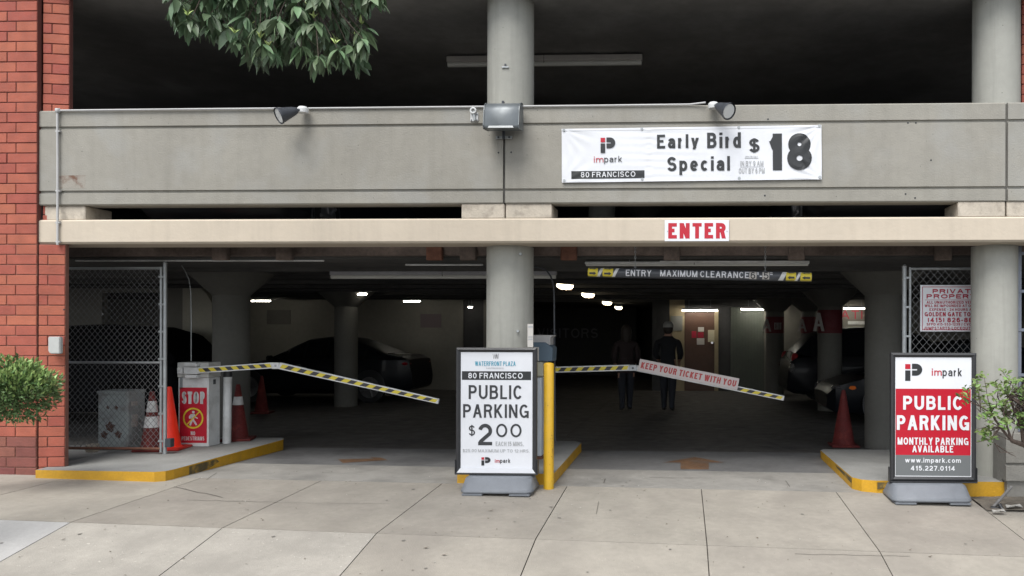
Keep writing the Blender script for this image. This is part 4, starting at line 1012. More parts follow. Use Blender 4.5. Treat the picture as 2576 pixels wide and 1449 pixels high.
ring = [(q.x+r*cos(2*pi*i/n_), q.z+r*sin(2*pi*i/n_)) for i in range(n_)]; rin = [(q.x+r*.84*cos(2*pi*i/n_), q.z+r*.84*sin(2*pi*i/n_)) for i in range(n_)]
for i in range(n_): j = (i+1) % n_; mb.prism([ring[i], ring[j], rin[j], rin[i]], ys-.0012, ys)
mb.build('ring', STY, ss)
pf = lambda u, v: (q.x+u*r, q.z+v*r)
mb = MB()
mb.prism([pf(.02+.13*cos(t), .58+.13*sin(t)) for t in [2*pi*i/12 for i in range(12)]], ys-.001, ys)
mb.prism([pf(-.22, .40), pf(.14, .42), pf(.26, .15), pf(.46, .02), pf(.42, -.06), pf(.16, .06), pf(.10, .20), pf(.10, -.14), pf(.40, -.62), pf(.26, -.70), pf(-.04, -.26), pf(-.22, -.72), pf(-.38, -.66), pf(-.20, -.14), pf(-.16, .12), pf(-.26, -.06), pf(-.42, -.04), pf(-.40, .2)], ys-.001, ys)
mb.build('walking_figure', WHITED, ss)
MB().prism([pf(-.64, -.56), pf(-.56, -.64), pf(.64, .56), pf(.56, .64)], ys-.0022, ys-.0012).build('slash', STY, ss)
txt('NO', 480, 1085, 491, 1095, ys, ss, WHITED, .01); txt('PEDESTRIANS', 457, 1098, 514, 1108, ys, ss, WHITED, .01)
YB2 = 1.75
c0 = P(1380, 1130, YB2)
bg2 = thing('barrier_gate', 'right barrier gate with striped arm carrying the ticket reminder sign', 'barrier', (c0.x, YB2, zm))
a = P(1310, 1100, YB2+.1); b = P(1372, 925, YB2+.1)
MB().box((a.x, YB2+.06, zm), (b.x, YB2+.36, b.z+.04)).build('cabinet', WHITED, bg2, bevel=.006)
arm((1362, 931), (1584, 925), 15, 15, YB2, 'arm_section', bg2, 15, 1)
pbox(1582, 918, 1602, 933, YB2, .03, .008).build('hinge', GALV, bg2, bevel=.003)
q = P(1592, 926, YB2); MB().lathe([(.012, -.006), (.014, .0)], (q.x, YB2-.009, q.z), 12, axis='Y').build('hinge_pin', CHAR, bg2, smooth=True)
arm((1602, 926), (1972, 1002), 15, 12, YB2, 'arm_section', bg2, 25, 1)
ks = P(1732, 942, YB2-.006); kt = thing('ticket_sign', 'long white KEEP YOUR TICKET WITH YOU sign tilted on the right barrier arm', 'sign', (ks.x, YB2-.012, ks.z))
wk = 254/F*(YB2+8)/2; hk = 14.8/F*(YB2+8)
MB().box((ks.x-wk, YB2-.014, ks.z-hk), (ks.x+wk, YB2-.006, ks.z+hk)).build('board', mat('pinkish_board', (.52, .47, .46), .6, var=.04), kt, bevel=.001)
txt('KEEP YOUR TICKET WITH YOU', ks.x-wk*.955, ks.z-hk*.52, ks.x+wk*.955, ks.z+hk*.56, YB2-.0145, kt, mat('faded_red_ink', (.40, .06, .06), .6), .028, world=True, shear=.05)
kt.rotation_euler = (0, .192, 0)
# ticket machine on the middle island
YT = .95
tm = thing('ticket_machine', 'ticket machine with blue hood on the middle island behind the price sign', 'ticket machine', (P(1345, 1150, YT).x, YT, zm))
pbox(1290, 949, 1362, 1148, YT, .35, 0).build('cabinet', mat('machine_panel', (.5, .54, .58), .5, var=.04), tm, bevel=.008)
pbox(1290, 910, 1366, 947, YT, .38, .02).build('head_box', BEIGEM, tm, bevel=.008)
pbox(1343, 873, 1355, 908, YT-.025, .02, 0).build('instruction_card', PAPERW, tm)
a = P(1310, 909, YT); b = P(1390, 868, YT)
MB().prism([(a.x, a.z), (b.x-.005, a.z), (b.x+.002, b.z-.03), (b.x-.09, b.z+.03), (a.x, b.z+.03)], YT, YT+.3).build('hood', BLUEG, tm, bevel=.006)
a = P(1341, 868, YT+.05); b = P(1391, 843, YT+.05)
MB().prism([(a.x-.2, a.z+.006), (b.x-.03, a.z+.0), (b.x-.03, b.z-.03), (b.x, b.z-.01), (b.x, b.z), (a.x-.2, b.z)], YT+.05, YT+.28).build('top_box', mat('machine_top', (.45, .44, .43), .6, var=.05), tm, bevel=.004)
for px in (1348, 1354): q = P(px, 866, YT+.045); MB().lathe([(.007, -.002), (.007, .006)], (q.x, YT+.045, q.z), 8, axis='Y').build('button', INK, tm)
MB().box((P(1290, 1180, YT).x, YT-.02, zm), (P(1364, 1180, YT).x, YT+.36, P(1340, 1149, YT).z)).build('plinth', RUST, tm)
gn = thing('gooseneck_pipe', 'thin dark pipe curving from the middle column down to the island', 'pipe', tuple(P(1395, 1108, 1.3)))
MB().tube([P(u, v, 1.3) for u, v in ((1300, 672), (1345, 671), (1362, 674), (1376, 682), (1386, 696), (1392, 716), (1394, 745), (1395, 900), (1396, 1112))], .010, 8).build('pipe', CHAR, gn, smooth=True)
wn = thing('paper_notice', 'narrow white paper notice at the right side of the middle lower column', 'notice', tuple(P(1334, 843, .19)))
pbox(1327, 815, 1341, 873, .20, .003, .0).build('sheet', PAPERW, wn)
for k, (u0, v0, u1, v1) in enumerate(((1329, 820, 1340, 824), (1329, 846, 1340, 849), (1329, 852, 1340, 855))): flat(u0, v0, u1, v1, .1985, INKM, wn, 'print_line', .001)
cp = thing('cable_conduit', 'thin conduit curving down behind the left barrier cabinet', 'conduit', tuple(P(480, 905, 2.0)))
MB().tube([P(u, v, 2.0) for u, v in ((440, 648), (452, 660), (466, 682), (476, 705), (480, 735), (481, 820), (481, 908))], .006, 6).build('pipe', GALV, cp, smooth=True)
# posts
pq = G(1378, 1232); yp_ = thing('bollard', 'yellow painted steel bollard right of the white price sign', 'bollard', (pq.x, pq.y+.05, pq.z))
rb = 13/F*(pq.y+8.05); zt_ = P(1378, 914, pq.y+.05).z
MB().lathe([(rb, -.02), (rb, zt_-pq.z-.012), (rb*.9, zt_-pq.z), (rb*.3, zt_-pq.z+.008)], tuple(Vector((pq.x, pq.y+.05, pq.z))), 28).build('pipe', YELPOST, yp_, smooth=True)
chips = MB()
for k in range(46):
    v = random.gauss(1140, 22) if k < 34 else random.uniform(960, 1220); zz = P(1378, v, pq.y).z; an = random.gauss(-.55, .16) if k < 34 else random.uniform(-2.4, -.6); s_ = random.uniform(.002, .006)
    c_ = Vector((pq.x+(rb+.0006)*cos(an), pq.y+.05+(rb+.0006)*sin(an), zz)); t_ = Vector((-sin(an), cos(an), 0))*s_*.6
    chips.add([c_-t_, c_+Vector((0, 0, -s_)), c_+t_, c_+Vector((0, 0, s_*1.6))], [(0, 1, 2, 3)])
co = chips.build('paint_chip', RUST, yp_); co['kind'] = 'stuff'
wp = P(571.5, 1122, 1.8); wpo = thing('bollard', 'white painted pipe bollard right of the left barrier cabinet', 'bollard', (wp.x, 1.8, zk))
MB().cyl((wp.x-.006, 1.8, zk-.01), (wp.x+.006, 1.8, P(571, 948, 1.8).z), .05, n=22).build('pipe', WHITED, wpo, smooth=True)
MB().cyl((wp.x+.006, 1.8, P(571, 948, 1.8).z), (wp.x+.006, 1.8, P(571, 934, 1.8).z), .051, n=22).build('black_collar', BLK, wpo, smooth=True)
# cones --------------------------------------------------------------
def cone(px, Y, z, h, m, label, bands=(), r0=.125, base=.19, rot=0, bm=None):
    q = P(px, 1000, Y); t = thing('traffic_cone', label, 'traffic cone', (q.x, Y, z), 'traffic cones in the garage entrance')
    MB().box((-base, -base, 0), (base, base, .03)).build('base', bm or m, t, bevel=.012, seg=2, smooth=True, local=True)
    rr = lambda k: r0+(.026-r0)*k
    MB().lathe([(r0+.015, .03), (r0, .045), (rr(1), h-.012), (.018, h)], (0, 0, 0), 28).build('cone_body', m, t, smooth=True, local=True)
    for a, b in bands:
        za, zb_ = .045+(h-.057)*a, .045+(h-.057)*b
        MB().lathe([(rr(a)+.002, za), (rr(b)+.002, zb_)], (0, 0, 0), 28).build('reflective_band', WHITED, t, smooth=True, local=True)
    t.rotation_euler = (0, 0, rot); return t
cone(426, 1.28, zk, .745, ORANGE, 'bright plain orange traffic cone between the gate post and the white cabinet', rot=.15, bm=mat('cone_base_red', (.55, .03, .02), .5))
cone(383, 1.15, zk, .70, ORANGE_SHADE, 'orange traffic cone with two white bands behind the chain-link gate', ((.36, .56), (.64, .84)), r0=.12, base=.16, rot=.1)
cone(599, 2.1, zk, .72, ORANGE_SHADE, 'dim red traffic cone with one pale band behind the white pipe bollard', ((.62, .78),), rot=.3)
cone(658, 6.8, 0, .71, ORANGE_SHADE, 'dim red traffic cone alone on the dark floor near the sedan front', rot=.2)
cone(2122, 3.0, 0, .77, ORANGE_SHADE, 'dim red traffic cone beside the large right inner column', r0=.15, rot=.0)
# grey control cabinet behind the gate
a = P(246, 1146, 1.12); b = P(322, 985, 1.12)
ec = thing('control_cabinet', 'stained grey metal cabinet with rust spots behind the left chain-link gate', 'cabinet', ((a.x+b.x)/2, 1.12, zk))
MB().box((a.x, 1.12, zk), (b.x, 1.42, b.z)).build('housing', CABG, ec, bevel=.008)
MB().box((a.x-.006, 1.105, b.z-.03), (b.x+.006, 1.43, b.z+.006)).build('lid', CABG, ec, bevel=.005)
MB().box((a.x+.012, 1.113, zk+.03), (b.x-.012, 1.119, b.z-.05)).build('door', CABG, ec, bevel=.003)
for (px, py, rr_) in ((271, 1025, 4), (292, 1026, 5), (277, 1074, 12), (262, 1094, 9), (297, 1093, 9)):
    q = P(px, py, 1.11); r_ = rr_/F*9.1; mb = MB(); n_ = 14
    mb.prism([(q.x+r_*(1+.25*sin(i*2.3))*cos(2*pi*i/n_), q.z+r_*(1+.25*cos(i*1.7))*sin(2*pi*i/n_)) for i in range(n_)], 1.111, 1.113)
    mb.build('rust_spot', CABR, ec)
for (u0, v0, u1, v1) in ((327, 1043, 340, 1074), (328, 1010, 338, 1021)):
    q = P(322, (v0+v1)/2, 1.2); MB().box((b.x+.0005, 1.18, P(322, v1, 1.2).z), (b.x+.003, 1.28, P(322, v0, 1.2).z)).build('sticker', PAPERW, ec)
wb = P(228, 1158, .98); tb = thing('concrete_block', 'small pale concrete block at the foot of the left chain-link gate', 'block', (wb.x, .95, zk))
MB().box((wb.x-.05, .95, zk), (wb.x+.055, 1.06, zk+.095)).build('block', BLOCK, tb, bevel=.012)

# ================================================================== LAMPS AND FITTINGS ON THE PARAPET
cdt = thing('wall_conduit', 'pale conduit running along the parapet top and down its left end', 'conduit', tuple(P(145, 612, -.02)))
zc_ = P(1000, 271, 0).z+.002
MB().tube([P(145, 616, -.025), P(145, 420, -.025), P(144.5, 282, -.025), P(146, 276, -.022), P(151, 274, -.018)], .0115, 10).build('pipe', mat('conduit_paint', (.42, .42, .42), .55, var=.06), cdt, smooth=True)
xA_ = P(150, 275, -.018).x; xB_ = P(745, 272, -.018).x
MB().tube([(xA_, -.018, ZT-.006), ((xA_+xB_)/2, -.018, ZT-.004), (xB_, -.018, ZT-.004)], .0105, 10).build('pipe', MATS['conduit_paint'], cdt, smooth=True)
MB().lathe([(.02, -.02), (.024, -.015), (.024, .015), (.02, .02)], tuple(P(145, 278, -.025)), 12).build('elbow', MATS['conduit_paint'], cdt, smooth=True)
for py in (330, 480, 560, 608): q = P(145, py, -.025); MB().box((q.x-.022, -.03, q.z-.008), (q.x+.022, -.001, q.z+.008)).build('pipe_clamp', MATS['conduit_paint'], cdt)
cd2 = thing('wall_conduit', 'pale conduit along the parapet top between the left spotlight and the right spotlight', 'conduit', (P(1500, 270, -.01).x, -.01, ZT))
MB().tube([(P(776, 272, -.01).x, -.012, ZT-.004), (P(1180, 272, -.01).x, -.012, ZT-.002), (P(1500, 268, -.01).x, -.012, ZT-.001), (P(1735, 264, -.01).x, -.012, ZT+.002), (P(1775, 262, -.01).x, -.03, ZT+.015)], .010, 8).build('pipe', MATS['conduit_paint'], cd2, smooth=True)
def spot(label, jx, jy, tx, ty, d, L, R):
    q = P(jx, jy, -.07); t = thing('spotlight', label, 'spotlight', tuple(q), 'spotlights on the parapet edge')
    MB().lathe([(.052, -.045), (.055, -.01), (.054, .0), (.04, .016), (.015, .022)], tuple(q), 20).build('junction_box', WHITED, t, smooth=True)
    s0 = P(tx, ty, -.13); d = Vector(d).normalized()
    MB().cyl(q+Vector((0, -.03, -.02)), s0, .014, n=10).build('knuckle', CHAR, t, smooth=True)
    e = s0+d*L
    u = d.orthogonal().normalized(); v = d.cross(u); mb = MB(); n_ = 24; pr = ((.028, 0), (.036, .015), (.045, .04), (R*.93, L*.86), (R, L*.9), (R, L))
    for r_, h_ in pr: mb.v += [s0+d*h_+(u*cos(2*pi*i/n_)+v*sin(2*pi*i/n_))*r_ for i in range(n_)]
    for k in range(len(pr)-1):
        for i in range(n_): mb.f.append((k*n_+i, k*n_+(i+1) % n_, (k+1)*n_+(i+1) % n_, (k+1)*n_+i)); mb.mi.append(0)
    mb.f.append(tuple(range(n_-1, -1, -1))); mb.mi.append(0)
    mb.build('lamp_shade', CHAR, t, smooth=True)
    MB().cyl(e-d*.02, e-d*.008, R*.9, R*.84, n=24).build('lens', GLASS, t, smooth=True)
    return t
spot('dark cone spotlight on the left parapet edge aimed down to the left', 762, 273, 747, 277, (-.66, -.60, -.46), .20, .082)
spot('dark cone spotlight above the banner aimed down to the right', 1795, 262, 1803, 266, (.62, -.62, -.48), .19, .084)
# flood light
fq = P(1262, 289, -.1); ft = thing('floodlight', 'large grey metal floodlight on the parapet in front of the upper middle column', 'floodlight', tuple(fq))
x0, x1 = P(1219, 290, -.25).x, P(1305, 290, -.25).x; zt_, zb_ = P(1262, 256, -.18).z, P(1262, 323, -.28).z
H = zt_-zb_
pr = [(-.06, zb_+.03), (-.06, zt_-.01), (-.10, zt_)]+[(-.10-.16*sin(t), zt_-.13*(1-cos(t))) for t in [pi/2*i/7 for i in range(1, 7)]]+[(-.265, zt_-.15), (-.285, zb_+.035), (-.28, zb_+.008), (-.265, zb_)]
MB().extr_x(pr, x0, x1).build('housing', FLOODM, ft, bevel=.002, smooth=True, sharp=50)
for xx in (x0-.008, x1+.001):
    MB().extr_x([(y*1.02+.001, z+(.006 if z > zt_-.1 else -.004)) for y, z in pr], xx, xx+.007).build('end_plate', FLOODM, ft)
q0_ = P(1227, 321.5, -.289); q1_ = P(1292, 316, -.289)
MB().prism([(q0_.x, q0_.z), (q1_.x, q0_.z), (q1_.x-.01, q1_.z), (q0_.x+.01, q1_.z)], -.292, -.284).build('lens', GLASS, ft)
q = P(1267.5, 335, -.04); MB().box((q.x-.014, -.055, P(1267, 352, 0).z), (q.x+.012, -.03, zt_+.02)).build('support_post', CHAR, ft, bevel=.003)
MB().box((q.x-.01, -.10, zt_+.0), (q.x+.012, -.06, zt_+.035)).build('post_top', CHAR, ft, bevel=.003)
q = P(1268, 346, -.02); MB().box((q.x-.082, -.028, q.z-.014), (q.x+.082, -.006, q.z+.014)).build('mounting_plate', GALV, ft, bevel=.002)
for dx in (-.055, .055): MB().lathe([(.010, -.006), (.010, .0)], (q.x+dx, -.03, q.z), 8, axis='Y').build('bolt', CHAR, ft)
bk = P(1193, 290, -.02); bk_t = thing('pipe_bracket', 'small white steel bracket with a ring left of the floodlight', 'bracket', tuple(bk))
pbox(1183, 283, 1203, 305, -.012, .01, .0).build('plate', WHITED, bk_t, bevel=.002)
q = P(1189, 277, -.05); mb = MB(); mb.tube([(q.x+.026*cos(t), -.03, q.z+.026*sin(t)) for t in [2*pi*i/14 for i in range(15)]], .010, 8); mb.build('ring', WHITED, bk_t, smooth=True)
MB().cyl((q.x, -.02, q.z), (q.x+.015, -.02, P(1190, 303, -.02).z), .013, n=10).build('arm', GALV, bk_t, smooth=True)
for (u, v) in ((1186, 302), (1200, 302), (1200, 288)): q = P(u, v, -.013); MB().lathe([(.007, -.003), (.007, .001)], (q.x, -.0125, q.z), 8, axis='Y').build('bolt', CHAR, bk_t)
# small anchor bolts and holes of the concrete
hl = MB()
for (u, v, Y) in ((1254, 384, 0), (1286, 383, 0), (161, 779, 0), (3072/1.59, 300, 0), (1924, 492, 0), (258, 790, 0), (2284, 309, 0), (2304, 309, 0), (2302, 498, 0), (2278, 488, 0), (2342, 403, 0)):
    q = P(u, v, Y); hl.lathe([(.009, -.0015), (.009, .001)], (q.x, Y-.0005, q.z), 10, axis='Y')
hl.build('bolt_hole', INK, gar)
st_ = MB(); sx, sz = P(146, 0, 0).x, 0
pbox(146, 441, 215, 474, -.0008, .002, 0).build('rust_stain', mat('rust_stained_patch', (.29, .27, .235), .85, var=.1, scale=4, stain=((.13, .065, .04), .95, 9), bump=.3), gar)
eb = P(135, 868, .0); ebx = thing('electrical_box', 'small pale grey electrical box on the brick pillar', 'electrical box', tuple(P(135, 868, -.02)))
mb = MB(); a = P(120, 890, -.085); b = P(150, 847, -.085)
mb.prism([(a.x, a.z+.03), (a.x+.02, a.z), (b.x, a.z), (b.x, b.z), (a.x, b.z)], -.085, -.035); mb.build('housing', mat('box_grey_paint', (.42, .43, .42), .5, var=.05), ebx, bevel=.008, seg=2, smooth=True)

# ================================================================== CARS
def car(label, L, W, stn, loc, rotz, lights=(), paint=CAR, belt=.92, wheels=(.85, 3.55), wr=.33, cab=(3, 9), group='parked cars in the garage'):
    """lofted body from stations (x, top z, half width at belt, half width at top)"""
    t = thing('parked_car', label, 'car', loc, group); hw = W/2
    ring = []; mb = MB(); n = 0
    for (x, zt_, kb, kt, zbot) in stn:
        bl = min(belt, zt_-.02)
        half = [(0, zbot), (hw*kb*.86, zbot), (hw*kb*.97, zbot+.10), (hw*kb, (zbot+bl)/2+.06), (hw*kb*.97, bl), (hw*kt, zt_-.03 if zt_-bl > .1 else zt_-.01), (hw*kt*.8, zt_), (0, zt_+.012)]
        pts = half+[(-y, z) for y, z in reversed(half[1:-1])]; n = len(pts)
        mb.v += [Vector((x, y, z)) for y, z in pts]
    m = len(stn)
    for k in range(m-1):
        for j in range(n): mb.f.append((k*n+j, (k+1)*n+j, (k+1)*n+(j+1) % n, k*n+(j+1) % n)); mb.mi.append(0)
    mb.f.append(tuple(range(n))); mb.mi.append(0); mb.f.append(tuple(range((m-1)*n+n-1, (m-1)*n-1, -1))); mb.mi.append(0)
    V = list(mb.v); body = mb.build('body', paint, t, smooth=True, sharp=38, local=True)
    # side windows and screens sit proud of the body
    def off(v): c = Vector((v.x, 0, .7)); d = (v-c).normalized(); return v+d*.006
    def mixv(a, b, k): return a+(b-a)*k
    for sgn in (0, 1):
        for k in range(cab[0], cab[1]):
            j0, j1 = (4, 5) if sgn == 0 else (n-4, n-5)
            a, b, c_, d = V[k*n+j0], V[(k+1)*n+j0], V[(k+1)*n+j1], V[k*n+j1]
            if max(c_.z, d.z)-belt < .16: continue
            a, d = mixv(a, d, .08), mixv(a, d, .88); b, c_ = mixv(b, c_, .08), mixv(b, c_, .88)
            e = .03/max(.05, (b-a).length); a2, b2 = mixv(a, b, e), mixv(b, a, e); d2, c2 = mixv(d, c_, e), mixv(c_, d, e)
            w_ = MB().add([off(a2), off(b2), off(c2), off(d2)], [(0, 1, 2, 3) if sgn == 0 else (3, 2, 1, 0)]); w_.build('side_window', CARG, t, local=True)
    for (k, fr) in ((cab[0]-1, True), (cab[1], False)):
        k0, k1 = k, k+1
        if k1 >= m: continue
        vs = [V[k0*n+5], V[k0*n+6], V[k0*n+7], V[k0*n+8], V[k0*n+9], V[k1*n+9], V[k1*n+8], V[k1*n+7], V[k1*n+6], V[k1*n+5]]
        MB().add([Vector((v.x, v.y*.94, v.z+.008)) for v in vs], [tuple(range(10))]).build('windscreen' if fr else 'rear_window', CARG, t, local=True)
    for wx in wheels:
        for s_ in (-1, 1):
            y = s_*(hw-.11)
            w_ = MB().lathe([(wr*.72, -.11), (wr*.96, -.10), (wr, -.07), (wr, .07), (wr*.96, .10), (wr*.72, .11)], (wx, y, wr), 26, axis='Y').build('wheel', TYRE, t, smooth=True, local=True)
            r_ = MB(); r_.lathe([(wr*.70, -.012), (wr*.66, .004), (wr*.2, .012)], (wx, y+s_*.105, wr), 20, axis='Y')
            for i in range(5):
                a_ = 2*pi*i/5; r_.cyl((wx+cos(a_)*.05, y+s_*.118, wr+sin(a_)*.05), (wx+cos(a_)*wr*.64, y+s_*.114, wr+sin(a_)*wr*.64), .022, n=6)
            rim = r_.build('rim', RIM, w_, smooth=True, local=True)
            MB().lathe([(wr*1.10, -.02), (wr*1.10, .0)], (wx, s_*(hw*.985), wr+.02), 26, axis='Y').build('wheel_arch', BLK, t, local=True)
    for (nm, x, y, z, sx, sy, sz, m_) in lights:
        for s_ in ((-1, 1) if y else (1,)):
            MB().lathe([(.02, -1), (.7, -.7), (1, 0), (.7, .7), (.02, 1)], (0, 0, 0), 12).build(nm, m_, t, smooth=True, local=True)
            o = bpy.data.objects[-1] if False else None
            ob = [q for q in t.children if q.name.startswith(nm)][-1]; ob.location = (x, s_*y, z); ob.scale = (sx, sy, sz)
    # mirrors and handles
    for s_ in (-1, 1):
        xm = stn[cab[0]][0]+.12
        MB().box((xm, s_*hw*.97-.03*(s_ < 0), belt-.01), (xm+.10, s_*hw*.97+.16*s_ if s_ > 0 else -hw*.97-.0, belt+.10)).build('mirror', paint, t, bevel=.02, seg=2, smooth=True, local=True) if s_ > 0 else MB().box((xm, -hw*.97-.16, belt-.01), (xm+.10, -hw*.97, belt+.10)).build('mirror', paint, t, bevel=.02, seg=2, smooth=True, local=True)
        for k in (.42, .62): MB().box((L*k, s_*(hw*.985)-.012, .80), (L*k+.17, s_*(hw*.985)+.012, .83)).build('handle', CHROME, t, bevel=.004, local=True)
    t.rotation_euler = (0, 0, rotz); return t
sedan = [(0, .52, .72, .6, .28), (.12, .66, .88, .74, .20), (.6, .80, .97, .84, .18), (1.25, .93, 1, .86, .18), (1.75, 1.20, 1, .74, .18), (2.15, 1.38, 1, .66, .18), (2.65, 1.43, 1, .64, .18), (3.1, 1.39, 1, .65, .18), (3.55, 1.24, 1, .70, .18), (4.0, 1.06, .99, .80, .19), (4.38, 1.01, .95, .80, .22), (4.55, .93, .88, .76, .27), (4.62, .62, .82, .72, .32)]
SL = (('headlight', .17, .68, .62, .12, .13, .05, CHROME), ('tail_light', 4.46, .66, .84, .12, .19, .065, TAIL))
qx = P(548, 1000, 9.4).x
car1 = car('black sedan parked sideways behind the drooping left barrier arm', 4.62, 1.8, sedan, (qx, 10.0, 0), 0, SL, wheels=(.90, 3.70), cab=(3, 9))
car1.scale = (.96, 1, 1)
suv = [(0, .70, .8, .7, .32), (.12, .88, .92, .8, .25), (.8, 1.02, .98, .85, .24), (1.2, 1.06, 1, .85, .24), (1.65, 1.45, 1, .74, .24), (2.1, 1.62, 1, .70, .24), (2.9, 1.66, 1, .69, .24), (3.6, 1.62, 1, .69, .24), (4.05, 1.50, 1, .68, .24), (4.42, 1.12, .97, .74, .26), (4.52, .95, .93, .8, .30), (4.58, .55, .88, .78, .34)]
UL = (('headlight', .16, .66, .78, .18, .16, .09, CHROME), ('tail_light', 4.42, .79, 1.0, .09, .07, .13, TAIL), ('reversing_light', 4.47, .84, .80, .09, .05, .12, CHROME))
xr_ = P(1986, 900, 8.7).x
car2 = car('black hatchback seen past the inner column, its tail lamp shining', 4.58, 1.85, suv, (xr_+4.55, 9.6, 0), pi, UL, belt=1.0, wheels=(.9, 3.65), wr=.35, cab=(3, 9))
xr_ = P(2088, 950, 5.4).x
car3 = car('black car nose with amber side lamp behind the dim red cone on the right', 4.62, 1.8, sedan, (xr_, 6.3, 0), 0, SL+(('side_lamp', .42, .80, .62, .10, .04, .05, AMBER),), wheels=(.90, 3.70))
car4 = car('dark tall car hidden behind the left chain-link gate', 4.58, 1.85, suv, (P(462, 900, 4.6).x-4.55, 5.3, 0), 0, (), belt=1.0 , wheels=(.9, 3.65), wr=.35, cab=(3, 9), paint=mat('dusty_dark_paint', (.006, .006, .007), .9, spec=.03))  # near-black matte body: shade behind the gate put into its paint
for o_ in [c for c in bpy.data.objects if c.parent == car4]:  # glass, wheels and mirrors blackened likewise to paint in the shade
    if o_.name.startswith(('side_window', 'windscreen', 'rear_window', 'handle')):
        o_.data.materials[0] = mat('dark_tinted_glass', (.005, .005, .006), .7, spec=.03)
    if o_.name.startswith(('wheel', 'mirror')): o_.data.materials[0] = mat('dusty_dark_rim', (.004, .004, .004), .9, spec=.02)
    for r_ in o_.children: r_.data.materials[0] = mat('dusty_dark_rim', (.004, .004, .004), .9, spec=.02)
xq = P(2222, 245, 1.0).x; copied(car2, 'dark car on the upper storey, its roof just above the parapet at the right', (xq, 4.95, UZ0), -pi/2)
xq = P(590, 262, 1.0).x; copied(car2, 'dark car on the upper storey, its roof just above the parapet at the left', (xq, 5.05, UZ0), -pi/2).scale = (1, 1, .985)

# ================================================================== PEOPLE
def skinned(name, verts, edges, radii, root, mats, parent, matf=None, sub=1):
    me = bpy.data.meshes.new(name); me.from_pydata(verts, edges, []); o = bpy.data.objects.new(name, me); COL.objects.link(o)
    sk = o.modifiers.new('skin', 'SKIN'); sk.use_smooth_shade = True; sk.branch_smoothing = .6
    if not me.skin_vertices: me.attributes.new('x', 'FLOAT', 'POINT')
    lay = me.skin_vertices[0].data if me.skin_vertices else None
    for i, r in enumerate(radii):
        lay[i].radius = r if isinstance(r, tuple) else (r, r); lay[i].use_root = (i == root)
    ss_ = o.modifiers.new('sub', 'SUBSURF'); ss_.levels = sub; ss_.render_levels = sub
    dg = bpy.context.evaluated_depsgraph_get(); m2 = bpy.data.meshes.new_from_object(o.evaluated_get(dg)); bpy.data.objects.remove(o)
    for x in mats: m2.materials.append(x)
    for p in m2.polygons: p.use_smooth = True; p.material_index = matf(p.center) if matf else 0
    ob = bpy.data.objects.new(name, m2); COL.objects.link(ob); ob.parent = parent; return ob
def person(label, loc, rotz, top, cap=False, lng=False, scale=1.0, stride=.10, bend=.0):
    t = thing('person', label, 'person', loc, None)
    v = []; e = []; r = []
    def add(p, rad, par=None):
        v.append(Vector(p)); r.append(rad); i = len(v)-1
        if par is not None: e.append((par, i))
        return i
    # faces +Y (walks into the garage); Z up
    pel = add((0, 0, .96), (.185, .14)); ab = add((0, .005, 1.10), (.19, .14), pel); ch = add((0, .01, 1.28), (.205, .14), ab); nb = add((0, .0, 1.42), (.15, .11), ch)
    nk = add((0, .01, 1.50), .055, nb); h0 = add((0, .03, 1.58), (.07, .085), nk); h1 = add((0, .03, 1.66), (.078, .10), h0); h2 = add((0, .02, 1.725), (.06, .075), h1)
    nose = add((0, .135, 1.625), .012, h0)
    for s_ in (-1, 1):
        hip = add((.09*s_, 0, .90), (.115, .12), pel); kn = add((.09*s_, .03+stride*s_*.5, .50), .085, hip); an = add((.085*s_, stride*s_*.7-.02, .10), .062, kn)
        hl = add((.088*s_, stride*s_*.7-.05, .045), .045, an); add((.10*s_, stride*s_*.7+.14, .035), (.042, .034), an)
        sh = add((.20*s_, 0, 1.38), .09, nb); el = add((.255*s_, -.03+.03*bend, 1.13), .070, sh); wr_ = add((.20*s_, .08+.12*bend, .93+.12*bend), .045, el)
        pa = add((.19*s_, .12+.13*bend, .87+.14*bend), (.034, .02), wr_)
        for k, (dx, l) in enumerate(((-.026, .06), (-.009, .07), (.009, .066), (.026, .052))):
            a_ = add((.19*s_+dx*.7, .135+.13*bend+dx*.2, .835+.14*bend), .009, pa); add((.19*s_+dx, .15+.13*bend, .835-l+.15*bend), .008, a_)
        add((.165*s_, .15+.13*bend, .86+.14*bend), .010, pa)
    def mf(c):
        if c.z > 1.50 or (c.z < .92+.14*bend and abs(c.x) > .14 and c.z > .7): return 2
        if c.z < .085: return 3
        if c.z < (.86 if not lng else .80): return 0
        return 1
    body = skinned('body', v, e, r, 0, [TROUS, top, SKIN, SHOE], t, mf, 2)
    if cap:
        c = MB().lathe([(.098, 1.66), (.104, 1.69), (.098, 1.735), (.072, 1.775), (.03, 1.79)], (0, .02, 0), 18); c.box((-.07, .09, 1.665), (.07, .19, 1.677)); c.build('cap', CAPM, t, smooth=True, local=True)
        MB().lathe([(.05, 1.54), (.09, 1.58), (.097, 1.64), (.095, 1.67)], (0, .0, 0), 18).build('hair', HAIR, t, smooth=True, local=True)
    else:
        MB().lathe([(.055, 1.40), (.10, 1.46), (.105, 1.56), (.11, 1.66), (.095, 1.73), (.05, 1.775), (.01, 1.785)], (0, -.012, 0), 18).build('hair', HAIR, t, smooth=True, local=True)
    if lng: MB().lathe([(.20, .80), (.19, .95), (.165, 1.10)], (0, 0, 0), 20).build('coat_hem', top, t, smooth=True, local=True)
    for s_ in (-1, 1):
        MB().lathe([(.008, -.006), (.011, 0), (.006, .006)], (.031*s_, .118, 1.655), 8, axis='Y').build('eye', INK, t, smooth=True, local=True)
        MB().lathe([(.01, -.02), (.014, 0), (.01, .02)], (.082*s_, .03, 1.64), 8).build('ear', SKIN, t, smooth=True, local=True)
    MB().box((-.022, .112, 1.585), (.022, .122, 1.591)).build('mouth', MAROON, t, local=True)
    t.rotation_euler = (0, 0, rotz); t.scale = (scale,)*3; return t
